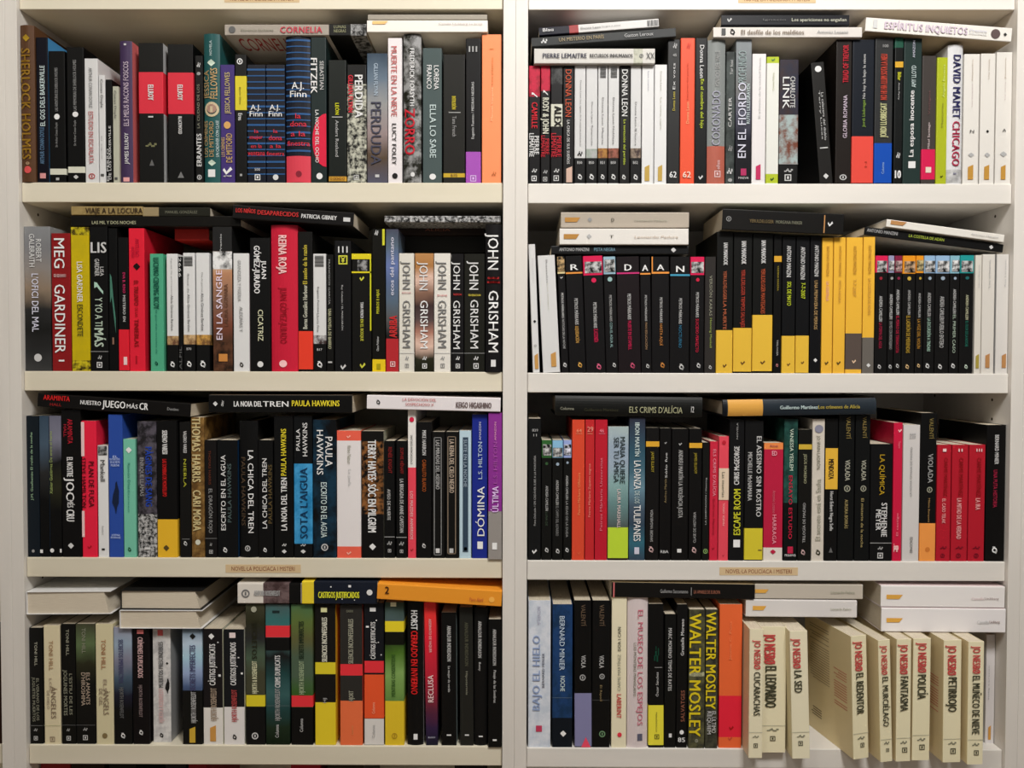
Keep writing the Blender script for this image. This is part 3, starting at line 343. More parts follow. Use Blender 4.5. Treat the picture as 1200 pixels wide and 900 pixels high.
426 525 285 #261c20 l=-12 | wide black detective spine, letter D, pink line | h 320 347 .35 .65 #eee *D; e sq 355 362 #c37 0 1; t 450 562 .45 .6 #ccc PETROS MÁRKARIS; t 568 695 .45 .6 #c25 MUERTE EN ESTAMBUL; e swirl 748 782 #c57 .5 .75
528 576 285 #1c1a1c l=-10 | black detective spine, letter A, narrower of two | h 322 348 .2 .75 #eee *A; e sq 357 364 #e94 0 1; t 455 568 .4 .6 #ccc PETROS MÁRKARIS; t 575 692 .4 .6 #a86 PAN EDUCACIÓN; e swirl 748 785 #ccc .4 .8
S 750
49 129 285 #1c1a1c l=-5 | black detective spine, letter A, wider with orange | h 320 345 .3 .7 #eee *A; e sq 352 360 #e94 0 1; e sq 285 352 #e94 0 .07; t 465 575 .45 .6 #ccc PETROS MÁRKARIS; t 580 675 .45 .6 #c84 HASTA AQUÍ; e swirl 745 780 #c84 .45 .75
131 218 285 #1c1a1c | black detective spine, letter N, blue line | h 326 353 .3 .7 #eee *N; e sq 362 370 #49b 0 1; t 468 580 .45 .6 #ccc PETROS MÁRKARIS; t 587 685 .45 .6 #379 NOCTURNO; e swirl 752 787 #ccc .45 .75
220 281 285 #1c1a1c | black detective spine, pink frame round white photo | b 285 366 #d25; e face 308 356 #ccc .05 .95; e disc 378 395 #c24 .4 .65; t 442 552 .4 .6 #ccc PETROS MÁRKARIS; t 558 705 .4 .6 #c24 SUICIDIO PERFECTO; e swirl 745 782 #ccc .45 .8
285 332 285 #3a3634 | grey-black spine with pale green lower words | t 368 545 .4 .65 #998 VERSIÓN KARAS; t 555 685 .4 .65 #9a5 Henning Mankell; e swirl 752 790 #ccc .35 .7
336 408 175 #1a1b19 | tall black book with yellow foot, leftmost of three | t 225 322 .4 .65 #ddd *IAN MANOOK; t 348 475 .4 .6 #b64 YERULDELGGER; t 480 605 .4 .6 #b64 LA MUERTE; b 608 797 #e8bc40; e vee 755 772 #642 .4 .65
411 492 172 #1a1b19 | tall black book with yellow foot, middle of three | t 218 318 .4 .65 #ddd *IAN MANOOK; t 342 455 .4 .6 #b43 YERULDELGGER; t 460 595 .4 .6 #b43 TIEMPOS SALVAJES; b 598 790 #e8bc40; e vee 742 760 #642 .4 .65
495 583 172 #1a1b19 | tall black book with largest yellow band | t 215 315 .4 .62 #ddd *IAN MANOOK; t 338 440 .4 .6 #b53 YERULDELGGER; t 445 535 .4 .6 #b53 MANTEGADES; b 541 788 #e8bc40; e vee 740 758 #642 .4 .65
S 890
62 97 190 #141414 | narrow black book with small amber label | e sq 282 308 #dba532 0 .95; t 325 435 .4 .6 #a93 YASMINA KHADRA; t 650 720 .4 .6 #bbb TRILOGÍA; e swirl 740 785 #c88 .3 .7
99 158 198 #16171a | black book, yellow foot, lime title, left of twins | t 238 375 .3 .62 #ddd ANTONIO MANZINI; t 395 500 .35 .65 #cd3 SOL DE MAYO; b 633 797 #e8bc40; e vee 748 768 #642 .4 .65
160 219 198 #16171a | black book, yellow foot, lime title, right of twins | t 243 385 .3 .62 #ddd ANTONIO MANZINI; t 400 470 .35 .65 #cd3 7-7-2007; b 632 795 #e8bc40; e vee 740 760 #642 .4 .65
222 271 195 #17171b | black book with long tan title beside yellow spines | t 235 372 .35 .7 #ddd ANTONIO MANZINI; t 390 605 .35 .65 #b96 UNA PRIMAVERA DE PERROS; e diam 725 755 #ddd .35 .7
274 322 202 #f0b93e | all yellow book, first of the yellow group | t 238 370 .35 .6 #b83 ANTONIO MANZINI; t 395 480 .35 .6 #d9a LA COSTILLA; e vee 738 765 #542 .3 .65
325 377 200 #f0b93e | all yellow book, second of the yellow group | t 238 370 .4 .6 #b83 ANTONIO MANZINI; t 390 490 .4 .6 #c94 PISTA NEGRA; e vee 738 765 #542 .3 .65
380 452 200 #f0b93e | yellow book with dark grey block above foot | t 238 362 .4 .6 #b83 ANTONIO MANZINI; t 385 460 .4 .6 #c94 7-7-2007; b 622 780 #5a4e48; e vee 730 760 #eca .4 .65
454 506 198 #f0b93e | yellow book with dark grey foot | t 235 360 .4 .65 #b83 ANTONIO MANZINI; t 380 540 .4 .65 #c94 LA COSTILLA DE ADÁN; b 640 797 #6a655f; e diam 750 775 #ddd .35 .7
S 1020
20 75 280 #1b1a1a | mystery spine, bright pink top, leftmost | b 280 355 #d25; e face 303 353 #ccc .1 .9; e disc 372 388 #923 .3 .55; t 458 570 .3 .55 #ccc ANDREA CAMILLERI; t 575 688 .3 .55 #a24 LA FORMA DEL AGUA; e swirl 752 785 #ccc .2 .55
77 103 280 #1b1a1a | mystery spine, lilac top, narrow | b 280 355 #99b; e face 303 345 #ddd .05 .95; e disc 372 388 #999 .3 .8; t 450 560 .2 .7 #ccc ANDREA CAMILLERI; t 568 692 .2 .7 #999 UN MES CON MONTALBANO; e swirl 752 785 #ccc .1 .8
105 137 280 #1b1a1a | mystery spine, dark pink top, narrow | b 280 355 #824; e face 303 350 #caa .05 .95; e disc 372 388 #824 .3 .7; t 430 540 .2 .6 #ccc ANDREA CAMILLERI; t 545 708 .2 .6 #b24 EL PERRO DE TERRACOTA; e swirl 748 782 #ccc .2 .75
140 196 280 #1b1a1a | mystery spine with orange top, wider | b 280 360 #e92; e face 305 355 #ca8 .1 .95; e disc 372 390 #ca4 .35 .65; t 432 540 .4 .6 #bbb ANDREA CAMILLERI; t 545 708 .3 .6 #b93 EL LADRÓN DE MERIENDAS; e swirl 752 785 #db8 .25 .6
198 232 280 #1b1a1a | mystery spine with orange top, narrower | b 280 357 #e92; e face 300 348 #cb8 .05 .95; e disc 372 388 #b93 .35 .7; t 445 552 .3 .6 #bbb ANDREA CAMILLERI; t 560 688 .2 .6 #b83 LA VOZ DEL VIOLÍN; e swirl 748 780 #db8 .2 .7
234 282 280 #1b1a1a | mystery spine, pale blue top, beside narrow orange | b 280 357 #9bd; e face 303 352 #ddd .05 .95; e disc 372 388 #9ab .35 .65; t 443 548 .3 .6 #bbb ANDREA CAMILLERI; t 555 700 .3 .6 #acb LA EXCURSIÓN A TINDARI; e swirl 748 782 #ddd .15 .6
285 346 280 #1b1a1a | mystery spine, pale blue top, widest | b 280 358 #9bd; e face 303 352 #ddd .1 .95; e disc 372 388 #9ab .35 .65; t 460 565 .3 .6 #bbb ANDREA CAMILLERI; t 570 685 .3 .6 #bbb PUEBLO ENTERO; e swirl 752 785 #ddd .2 .55
348 390 280 #1b1a1a | mystery spine, pale blue top, beside teal | b 280 358 #8bc; e face 300 350 #eee .15 .95; e disc 372 388 #9ab .35 .65; t 428 535 .3 .6 #ccc ANDREA CAMILLERI; t 540 708 .3 .6 #aba EL PRIMER CASO; e swirl 748 782 #ddd .15 .65
392 452 278 #1b1a1a | mystery spine with teal top | b 278 358 #299; e face 303 352 #ccc .05 .9; e disc 372 385 #266 .35 .65; t 453 562 .4 .6 #cca ANDREA CAMILLERI; t 568 680 .4 .6 #276 EL OLOR DE LA NOCHE; e swirl 752 785 #cdc .35 .65
459 488 278 #ddd8ce | white narrow spine with olive tab | e tab 712 775 #a94 .2 .7; u 320 420 .4 .6 #bbb Nicci French
490 545 274 #ddd8d0 | white spine, mustard tab, second from right end | e tab 710 773 #b85 .3 .65; u 298 420 .45 .6 #bbb Los crímenes
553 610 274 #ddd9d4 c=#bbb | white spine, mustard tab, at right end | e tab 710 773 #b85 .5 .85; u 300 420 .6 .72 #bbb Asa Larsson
H 68 590 152 188 #e6e2da s=-4 r=-7.5 | white book topping tilted pair at right | e tab 85 155 #b85 .1 .6; h 440 560 .4 .6 #bbb Antonio Manzini
H -28 586 190 228 #1b1b1b s=2 r=-7.2 c=#bbb | black book beneath white one in tilted pair | h -20 115 .2 .6 #aaa ANTONIO MANZINI; h 165 320 .25 .6 #ab4 LA COSTILLA DE ADÁN; e diam 515 545 #ccc .3 .8
S 610
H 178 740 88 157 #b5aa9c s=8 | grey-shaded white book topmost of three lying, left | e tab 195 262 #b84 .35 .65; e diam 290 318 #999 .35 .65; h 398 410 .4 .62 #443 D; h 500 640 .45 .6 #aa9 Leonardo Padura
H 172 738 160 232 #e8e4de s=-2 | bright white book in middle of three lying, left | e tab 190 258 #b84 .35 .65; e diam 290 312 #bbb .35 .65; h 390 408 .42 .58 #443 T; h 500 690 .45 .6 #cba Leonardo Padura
H 135 738 236 274 #1e1f21 s=4 | black book with bluish title, lowest of three lying | h 170 300 .25 .65 #bbb ANTONIO MANZINI; h 322 415 .25 .65 #79a PISTA NEGRA; e diam 650 690 #ccc .2 .8
S 750
H 362 895 84 178 #1e1c1a s=-8 r=-2.5 c=#998 | black book with cream page end, lying above yellows | h 480 585 .45 .6 #764 YERULDELGGER; h 595 710 .45 .6 #776 MORGANA PARKER; e ring 378 400 #888 .35 .6; e sq 805 810 #b85 .1 .95; e vee 822 845 #ddd .3 .7
@ L 3
S 10
76 134 178 #19232c | dark blue-black spine, pale green title, leftmost | u 250 548 .35 .6 #9b9 J.M. Guelbenzu El ruido de la noche; e disc 765 778 #999 .35 .6
137 178 178 g:#345,#456,#333,#111,#111,#111 c=#345 | thin black book with bluish hazy top | e sq 765 780 #ddd .0 .3
180 232 178 g:#667,#778,#222,#332,#111,#111,#111 | black spine with draped grey photo top | u 245 520 .05 .3 #9a6 Xabier Gutiérrez De entre el humo; e disc 760 778 #ddd .0 .35; e sq 762 778 #ddd .85 1
234 320 152 #141212 | black book with red name, white jagged title | t 192 300 .35 .6 #b23 ARAMINTA; t 215 270 .15 .3 #a23 HALL; t 360 445 .3 .6 #ddd *EL NOSTRE; t 450 545 .25 .65 #eee *JOC; t 548 580 .3 .6 #ccc *MÉS; t 590 640 .25 .65 #eee *CRU; e diam 732 765 #ccc .3 .6
322 387 200 #e02340 | crimson book with dark title and grey mark | t 378 578 .5 .85 #311 PLAN DE FUGA; t 362 580 .05 .3 #411 *STEVE HAMILTON; e sq 205 355 #ecc 0 .22; e sq 595 710 #ecc 0 .18; e vee 745 762 #a12 .35 .65
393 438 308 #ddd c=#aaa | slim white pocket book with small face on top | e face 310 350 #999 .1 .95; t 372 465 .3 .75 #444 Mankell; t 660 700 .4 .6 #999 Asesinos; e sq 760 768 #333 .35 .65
440 502 172 #2a4a9c | cobalt blue book with dark bird figure | h 352 362 .35 .7 #cdf EL; h 364 373 .1 .85 #cdf MAYORDOMO; h 376 386 .15 .85 #cdf DE LAS FIESTAS; h 390 400 .2 .8 #cdf MUERTAS; e bird 465 610 #192644; h 697 705 .2 .8 #cdf JOSEFINA; h 708 716 .15 .85 #cdf RODRÍGUEZ
505 558 280 #72bba2 | mint green pocket book with white crest | e diam 312 345 #eee .25 .75; t 385 500 .4 .6 #387 Ramón Díaz; t 505 600 .4 .55 #498 Eteríceo; e swirl 740 790 #153 .3 .65
S 160
5 88 202 m:#2c2a2e:#55505a:5 | dark speckled spine with blue vertical title | t 362 530 .15 .35 #999 ENRIQUE LLAMAS; t 315 575 .45 .78 #24a *PÀGINES DE SANG; e sq 755 765 #ccc .35 .65; b 610 800 m:#222:#bbb:14
90 178 200 #141313 c=#222 | black book with red title and yellow foot | t 242 345 .3 .55 #ddd *SERENO VARESI; t 368 532 .3 .5 #c22 *LAS SOMBRAS DE MONTELUPO; b 633 800 #e0b02c; e diam 745 772 #542 .3 .6
190 238 205 #1d1c1a | black book with small olive capitals | t 245 340 .4 .7 #ccc *VALERIO VARESI; t 368 490 .4 .65 #aa3 *NIEBLA; e sq 718 720 #888 .2 .9; e swirl 725 752 #ccc .3 .7
240 298 142 m:#5a4020:#8a6a3a:4 | worn brown book with cream condensed capitals | t 178 468 .12 .75 #cb8 *THOMAS HARRIS; t 505 682 .15 .75 #cb8 *CARI MORA; e disc 718 748 #ccb .3 .7
S 160
300 352 285 #1f1c1c | black pocket book with grey serif title | t 330 480 .35 .55 #632 THOMAS HARRIS; t 498 692 .35 .65 #999 EL DRAGÓN ROJO; e sq 715 717 #777 0 1; e box 762 788 #bbb .35 .65; e wave 735 752 #999 .4 .6
355 445 285 #141618 c=#135 | black pocket book, white title over grey name | u 350 680 .2 .42 #ddd ESCRITO EN EL AGUA; u 388 645 .52 .7 #566 PAULA HAWKINS; e swirl 740 795 #ddd .25 .5
451 532 200 #141414 hc | taller black rounded book, white train title | t 330 692 .5 .78 #eee LA CHICA DEL TREN; t 360 660 .12 .35 #543 PAULA HAWKINS; e ring 745 775 #bbb .3 .6
535 600 285 #151515 | black pocket book, white train title over brown name | u 365 672 .3 .6 #ddd LA CHICA DEL TREN; u 392 650 .7 .95 #653 PAULA HAWKINS; e swirl 740 795 #ddd .3 .6
S 310
42 126 178 #141414 | black book with bold white title, yellow name | u 450 680 .38 .68 #eee *LA NOIA DEL TREN; u 235 440 .38 .65 #dc3 *PAULA HAWKINS; e diam 765 782 #ccc .4 .65; e wave 738 752 #bbb .4 .65
129 210 178 #151719 | black book with bright blue block, dark title | b 388 740 m:#49c:#27a:2; u 235 330 .15 .35 #ddd PAULA; u 208 355 .5 .75 #ddd HAWKINS; u 405 715 .35 .75 #135 SOTA L'AIGUA; e diam 765 782 #ccc .35 .65; e wave 740 752 #bbb .35 .65
213 315 195 m:#111418:#16364a:1.5 | black book with blue watery shade, big name | t 270 400 .55 .85 #eee PAULA; t 240 436 .18 .45 #eee HAWKINS; t 470 712 .35 .6 #cdd ESCRITO EN EL AGUA; e ring 740 770 #bbb .35 .65
318 424 243 #ddd8d8 | white book with coral red top and foot bands | b 243 287 #e2604c; b 752 802 #e2604c; t 308 388 .45 .6 #998 Kirino Natsuo; t 412 485 .45 .6 #bbb La jaula; e vee 262 276 #fba .4 .6; e vee 772 788 #fba .4 .6
426 524 245 m:#181614:#8a5a30:7 c=#998 | black and orange grid spine, bold white title | b 245 290 #1a1816; t 285 688 .3 .66 #eee *TERRY HAYES· SÓC EN PILGRIM; e diam 738 768 #ddd .35 .65; b 610 802 #181616
526 572 288 #151515 | narrow black pocket book, white title line, left | t 315 430 .4 .75 #822 RENÉE KNIGHT; t 500 635 .3 .6 #bbb *AVISO DE MUERTE; e sq 708 711 #999 0 1; e box 758 782 #bbb .35 .65; e wave 728 748 #999
S 450
54 100 288 #151515 | narrow black pocket book, long white title, right | t 318 432 .4 .7 #822 SOPHIE HÉNAFF; t 455 690 .35 .7 #bbb *LA BRIGADA DE ANNE CAPESTAN; e sq 710 713 #999 0 1; e box 760 785 #bbb .35 .65; e wave 730 750 #999
105 140 152 #e0dcd8 | white upper, coral red lower narrow book | e disc 182 206 #c24 .2 .8; t 262 390 .35 .6 #444 SANTIAGO RONCAGLIOLO; b 405 802 #dd4455; t 510 720 .3 .65 #ecc *LOS MAZDES ANVERSOS; e vee 760 772 #922 .3 .7
143 208 205 #161515 c=#333 | plain black book with small orange title | t 242 350 .4 .65 #ccc *MIKE HARRON; t 370 510 .4 .65 #a52 CABALLITO BLANCO; e swirl 738 760 #ccc .35 .65
211 268 248 #191817 | black spine with grey framed column | e box2 272 790 #888 .15 .75; t 285 500 .3 .6 #aaa *LAS MIRADAS DEL ASESINO; e sq 760 780 #ccc .3 .6
270 328 248 #191817 | black spine with bronze framed column | e box2 268 785 #876 .15 .8; t 282 515 .3 .65 #ba9 *LA REINA DEL CIELO NEGRO; e sq 760 780 #bbb .3 .6
331 383 243 #b4ccd8 | pale blue spine with dark framed column | e sq 272 775 #345 .3 .75; t 282 490 .38 .65 #9ab *SUITE EN LA NOCHE; e sq 755 770 #ccc .4 .65
387 455 172 #1c2a84 | navy blue tall book with white word at foot | u 205 285 .45 .58 #ccd AMAZON; u 292 455 .4 .65 #bcd L.S. HILTON; u 488 705 .35 .8 #eee DÓMINA; e sq 730 762 #eee .35 .7
458 518 165 #85308c s=-4 | violet book with grey lower band, rightmost | u 205 285 .45 .58 #eac AMAZON; u 292 475 .4 .65 #a5a L.S. HILTON; u 488 600 .3 .75 #ecf *ÚLTIMA; b 598 810 #8f8a86; e sq 735 765 #eee .3 .65
H -75 512 92 154 #dcd6d8 s=-8 r=-1.2 | white book lying at right with small red title | h 82 230 .15 .35 #b66 LA DEVOCIÓN DEL; h 95 220 .5 .7 #b66 SOSPECHOSO X; h 318 472 .35 .75 #655 *KEIGO HIGASHINO; e swirl -35 -15 #333 .2 .8
S 310
H -245 385 85 165 #151413 s=-4 c=#987 bot=- | black book lying mid shelf, white and yellow title | h -133 -10 .35 .65 #eee *LA NOIA DEL; h -5 106 .35 .65 #eee *TREN; h 122 330 .3 .62 #dc3 *PAULA HAWKINS; e diam -225 -205 #ccc .35 .65; e wave -190 -178 #bbb .3 .7
S 10
H 128 800 99 161 #171412 s=-2 r=-3.8 | black book lying left, red name, jagged white title | h 155 270 .1 .45 #c22 *ARAMINTA; h 185 235 .65 .85 #922 HALL; h 318 408 .3 .6 #eee *NUESTRO; h 415 515 .2 .7 #eee *JUEGO; h 522 570 .35 .65 #ddd *MÁS; h 578 615 .2 .7 #eee *CR; h 700 750 .4 .6 #999 Destino
@ R 3
S 610
34 90 190 #1e1f20 | tall dark grey spine, pale small title, leftmost | u 352 660 .4 .6 #aaa Petra Delicado / UN CADÁVER SUBE A LA MONTAÑA; h 235 247 .3 .75 #aaa 839; h 257 268 .4 .65 #bbb 11; e vee 758 788 #ddd .3 .7
92 137 285 #1a1a18 | mystery spine with green framed photo | b 285 362 #363; e face 303 352 #ccc .1 .95; e disc 380 395 #353 .35 .65; t 485 595 .4 .65 #bbb ANDREA CAMILLERI; t 600 660 .4 .6 #454 LUNA DE; e swirl 750 785 #ccc .3 .75
139 186 285 #1a1a18 | mystery spine with pale blue framed photo, middle | b 285 362 #8bd; e face 318 358 #ccc .05 .95; e disc 382 398 #9ab .35 .65; t 460 570 .35 .6 #bbb ANDREA CAMILLERI; t 575 705 .35 .6 #888 EL CAMPO DEL ALFARERO; e swirl 755 790 #ccc .3 .75
188 223 285 #1a1a18 | mystery spine with pale blue framed photo, narrowest | b 285 362 #9ad; e face 303 350 #eef .05 .95; e disc 375 392 #9ab .35 .65; t 440 545 .3 .6 #bbb ANDREA CAMILLERI; t 552 710 .3 .6 #999 LA EDAD DE LA DUDA; e swirl 750 785 #ccc .2 .75
226 281 195 #d84a30 c=#b32 | orange-red tall book, first of red trio | h 235 250 .35 .75 #e97 64; u 428 612 .45 .65 #e96 Petros Màrkaris Offshore; e sq 255 257 #e97 .3 .8; e vee 770 790 #d64 .45 .7
284 324 195 #c02a2e | narrow red tall book, middle of red trio | h 225 248 .2 .85 #e98 29; u 388 622 .35 .65 #e98 Petros Màrkaris Zapatos negros; e sq 255 257 #e97 .2 .8
327 381 195 #bb1e30 | crimson tall book, last of red trio | h 235 250 .35 .7 #e89 46; u 362 682 .4 .6 #d78 Petros Màrkaris Universitat; e sq 255 257 #e89 .3 .8
384 474 225 g:#abb,#9ab,#9ab,#8aa,#688,#566,#432,#322 c=#aab | pale blue photo spine with lime green foot | t 270 475 .58 .82 #233 MARIA QUIERE; t 272 470 .28 .52 #233 SER TU AMIGA; t 500 670 .45 .62 #dcc *LAURA MARSHALL; b 668 803 #bcd83a
477 548 185 g:#334,#345,#356,#467,#689,#456,#345,#367,#345 | deep blue sea photo spine, serif title | t 208 355 .35 .62 #cdd *IBON MARTÍN; t 375 500 .3 .72 #eee LA DANZA; t 508 562 .35 .65 #bcc DE LOS; t 570 728 .3 .72 #eee TULIPANES; e sq 755 785 #ccd .35 .65
S 750
24 83 230 #1d1b1b | black book, amber label, first from left | e sq 290 313 #dba532 0 1; t 335 425 .4 .6 #a93 JAMES ELLROY; u 590 730 .35 .55 #aaa SANGRE VAGABUNDA; e swirl 745 785 #caa .2 .65
86 136 232 #181616 | plain black book with olive and white small text | u 340 450 .45 .65 #ccc Sólo fue; u 455 560 .4 .6 #875 Andreu Martín; h 768 780 .1 .8 #ccc RBA; e vee 290 303 #aaa .4 .6
139 212 234 #181616 | plain black book with pale condensed title | t 328 625 .4 .65 #aaa *ANDREU MARTÍN LA VIOLÈNCIA JUSTA; e vee 295 308 #aaa .4 .6; e sq 762 778 #ddd .35 .6
215 271 234 #181616 | black book, amber label, second from left | e sq 297 319 #dba532 0 1; t 340 432 .4 .6 #a93 JAMES ELLROY; u 600 735 .35 .55 #aaa CLASE DE HISTORIA; e swirl 748 788 #caa .2 .65
274 304 295 #1c1d1a | narrow black book, green ring at foot | u 450 655 .35 .65 #bbb *LA HABITACIÓN / Henning; e ring 760 785 #8a6 .15 .85
306 343 290 #c92840 c=#a23 | narrow red book with pink title text | t 325 530 .35 .7 #e9a *ELS CRIMS D'ALÍCIA; t 540 700 .35 .6 #912 Guillermo Martínez; e vee 735 785 #912 .3 .6
345 389 268 #e04a5a | pinkish red book with cream label | e disc 285 305 #b23 .3 .7; e sq 408 547 #ddc8b0 0 1; t 425 535 .3 .6 #776 Las muertas; u 560 660 .4 .6 #fbb MARÍA ORIOL; e vee 785 798 #a23 .4 .6
392 457 195 #1a1a1c | black book, narrow, yellow two-word title at foot | u 208 280 .45 .55 #aaa NOVELA; u 312 480 .3 .65 #ddd *CHRIS McGEORGE; u 500 700 .3 .75 #cc3 *ESCAPE ROOM; e sq 722 755 #eee .3 .75
460 541 200 #1b1b1c | black book with yellow foot, dotted white capitals | t 268 620 .62 .88 #ccc *EL ASESINO SIN ROSTRO; t 338 550 .15 .38 #bbb *MICHELLE McNAMARA; b 672 810 #d2c234; e sq 765 770 #763 .75 .95
S 890
19 103 297 #b82040 | raspberry book with cream foot, orange top strip | b 297 325 #e8894a; b 757 815 #e0d8d0; h 332 352 .4 .65 #eab ED; t 505 605 .45 .6 #c67 Antonio Lozano; t 612 740 .45 .65 #e9a *HARRAGA; e diam 765 785 #b24 .35 .65; h 305 314 .3 .7 #945 Premio
107 167 192 m:#1c3c38:#2a5a50:2 | dark green swirling spine, white and red words | t 235 418 .4 .65 #cdc VANESSA YESLEM; t 440 718 .35 .6 #c24 *ENSAYO ESTUDIO; b 560 815 #161a1a; e sq 752 782 #b24 .3 .7; h 785 795 .1 .9 #ccc maeva
170 228 238 #1d1c19 | black book with mustard strip near top | e sq 303 325 #c9a83a 0 1; t 345 475 .4 .6 #aa8 JESÚS MORENO; u 560 735 .35 .55 #aaa TRILOGÍA DE MADRID; e swirl 755 800 #caa .2 .6
231 285 192 #d0c8bc | stone white book with grey round seal | e disc 218 252 #889 .15 .85; t 265 412 .35 .6 #665 JO SPAIN LADRÓN; u 455 725 .3 .7 #998 El secreto está en Sasha; e swirl 752 805 #443 .3 .75
288 343 190 #161616 | black book with square amber label | e sq 320 500 #e0b03c 0 .98; t 368 455 .25 .65 #432 *MENDOZA; t 510 682 .3 .65 #ccc *Horst Eckert Negra Sofía; e tri 755 778 #666 .3 .7
346 416 175 #161818 | tall black book, gold name, left twin | t 182 278 .45 .7 #874 VALENTÍ; t 372 462 .4 .7 #bba VIOLADA; e ring 472 522 #998 .35 .75; t 545 672 .4 .6 #a96 AURORA BORRÀS
420 485 175 #161818 | tall black book, gold name, right twin | t 182 275 .45 .7 #874 VALENTÍ; t 372 462 .4 .7 #bba VIOLADA; e ring 472 522 #998 .35 .75; t 540 755 .4 .58 #a96 El misterio de la noche
487 583 302 #19191a | wide black pocket book, ochre and white title | t 348 525 .4 .62 #b92 LA QUÍMICA; t 560 708 .5 .75 #ddd *STEPHENIE; t 590 680 .25 .48 #ddd *MEYER; e sq 735 738 #999 0 1; e box 778 805 #ccc .35 .6; e wave 752 768 #aaa .35 .6
S 1020
100 140 208 #c81c40 c=#b01a36 | magenta red leaning book beside wide black one | e vee 230 255 #fcc .45 .85; t 290 320 .4 .7 #e89 Tusquets; u 605 705 .35 .65 #e89 El castigo; h 740 775 .1 .6 #fcc *jaqp
142 216 218 #d0ccca | light grey book with thin text, beside magenta | h 255 262 .35 .7 #888 ===; h 268 275 .35 .7 #888 ===; u 315 530 .4 .52 #999 LA NOVIA GITANA DE MADRID; t 710 780 .45 .6 #555 EDICIONES
219 289 165 #151515 c=#111 | tall black book with orange foot band | t 188 278 .5 .75 #874 VALENTÍ; t 345 472 .45 .75 #aaa VIOLADA; e ring 480 525 #998 .4 .75; t 540 645 .45 .6 #a85 Milena Busquets; b 650 818 #f09a4c; e disc 745 785 #c73 .35 .65
292 353 305 #b01c2c | red pocket book, number one, first of three | h 322 335 .35 .6 #ecc I; t 362 530 .45 .7 #811 CARME MARTÍNEZ; t 542 650 .35 .6 #eaa *EL CASO TELAK; e ring 782 802 #712 .3 .6; e wave 750 765 #712
357 428 305 #b01c2c | red pocket book, number two, middle of three | h 322 335 .35 .6 #ecc II; t 362 532 .4 .65 #811 CARME MARTÍNEZ; t 540 718 .3 .58 #eaa *LA MITAD DE LA VERDAD; e ring 782 802 #712 .3 .6; e wave 750 765 #712
432 503 305 #b01c2c | red pocket book, number three, last of three | h 322 335 .4 .75 #ecc III; t 362 532 .45 .7 #811 CARME MARTÍNEZ; t 540 590 .4 .68 #eaa *LA IRA; e ring 782 802 #712 .35 .65; e wave 750 765 #712
508 605 218 #141212 c=#111 | black book with white name, right end | t 262 390 .4 .6 #ccc *BERNARD MINIER; t 415 580 .35 .55 #a24 UNA PUTA HISTORIA; e swirl 750 785 #eee .3 .65
H -4 14 90 150 #1c2228 s=6 | thin dark slate book end, lying by grey gap |
S 890
H -160 514 102 176 #2c353e s=-10 r=.9 hc c=#321 | glossy slate lying hardback with golden left band | b -160 -142 #1c2028; b -138 16 #d8a04a; h 90 255 .4 .62 #bcc *Guillermo Martínez; h 258 440 .4 .62 #a94 *Los crímenes de Alicia
S 610
H 152 800 92 182 #20211f s=-4 r=-.6 hc | dark green-black lying hardback with gilt title | h 478 712 .5 .8 #aa8 ELS CRIMS D'ALÍCIA; h 175 235 .55 .7 #998 Columna; h 750 762 .45 .75 #ccc 12; h 280 430 .6 .75 #443 Guillermo Martínez
@ L 4
S 10
88 150 285 #1a1a18 | black pocket book with grey author name, leftmost | t 345 450 .45 .65 #aa9 TONI HILL; t 505 690 .55 .75 #887 EL VERANO DE LOS; t 500 695 .25 .45 #887 JUGUETES MUERTOS; e sq 712 714 #666 0 1; e box 755 782 #bbb .3 .6; e wave 725 740 #999 .3 .6
156 227 275 #c8bd9e | cream pocket book, brown name, beside black leftmost | t 340 470 .35 .6 #975 TONI HILL; t 505 560 .35 .5 #987 LOS; t 540 682 .45 .75 #765 ÁNGELES; t 560 640 .2 .35 #876 DE HIELO; e sq 712 714 #aa8 0 1; e box 762 784 #876 .35 .65
232 294 268 #171714 | black pocket book with two line grey title | t 290 405 .4 .6 #998 TONI HILL; t 485 665 .6 .8 #887 L'ESTIU DE LES; t 468 668 .2 .45 #887 JOGUINES MORTES; e box 755 782 #bbb .35 .65; e wave 725 740 #999 .35 .6; e sq 710 712 #555 0 1
297 380 268 g:#443,#564,#332,#1b1b18,#1b1b18,#181816,#181816 | olive and black spine with grey serif title | t 285 395 .35 .55 #887 TONI HILL; t 480 620 .55 .75 #a98 ELS AMANTS; t 480 625 .3 .5 #a98 D'HIROSHIMA; e box 752 780 #bbb .35 .6; e wave 722 738 #999 .35 .6; e sq 710 712 #555 0 1
384 460 268 #c3ba98 | cream pocket book, brown name, right of olive | t 335 465 .35 .6 #964 TONI HILL; t 510 560 .45 .65 #987 ELS; t 555 665 .45 .75 #765 ÀNGELS; t 550 625 .2 .4 #876 DE GEL; e disc 745 770 #764 .35 .65
463 542 282 g:#889,#89a,#778,#456,#223,#161616,#161616,#161616 | misty blue upper, black lower pocket book | t 335 525 .3 .55 #446 *SECRETOS IMPERFECTOS; t 545 680 .35 .55 #666 *HJORTH ROSENFELDT; e swirl 730 785 #ddd .35 .65
546 618 288 #171315 | black pocket book with pinkish condensed title | e sq 292 310 #b66 .3 .7; t 325 502 .35 .65 #caa *CRÍMENES DUPLICADOS; t 535 675 .4 .6 #877 *HJORTH ROSENFELDT; e swirl 720 768 #ccc .35 .65
S 160
72 150 290 m:#c8c6c4:#aaa8a8:4 c=#888 s=10 | pale grey spine with dark flock of birds | e sq 293 318 #b55 .3 .6; u 345 545 .35 .6 #555 *MUERTOS PRESCINDIBLES; e bird 505 575 #222 .7 .95; e diam 430 450 #333 .75 .9; u 550 700 .35 .6 #caa *HJORTH & ROSENFELDT; e swirl 732 780 #222 .35 .6
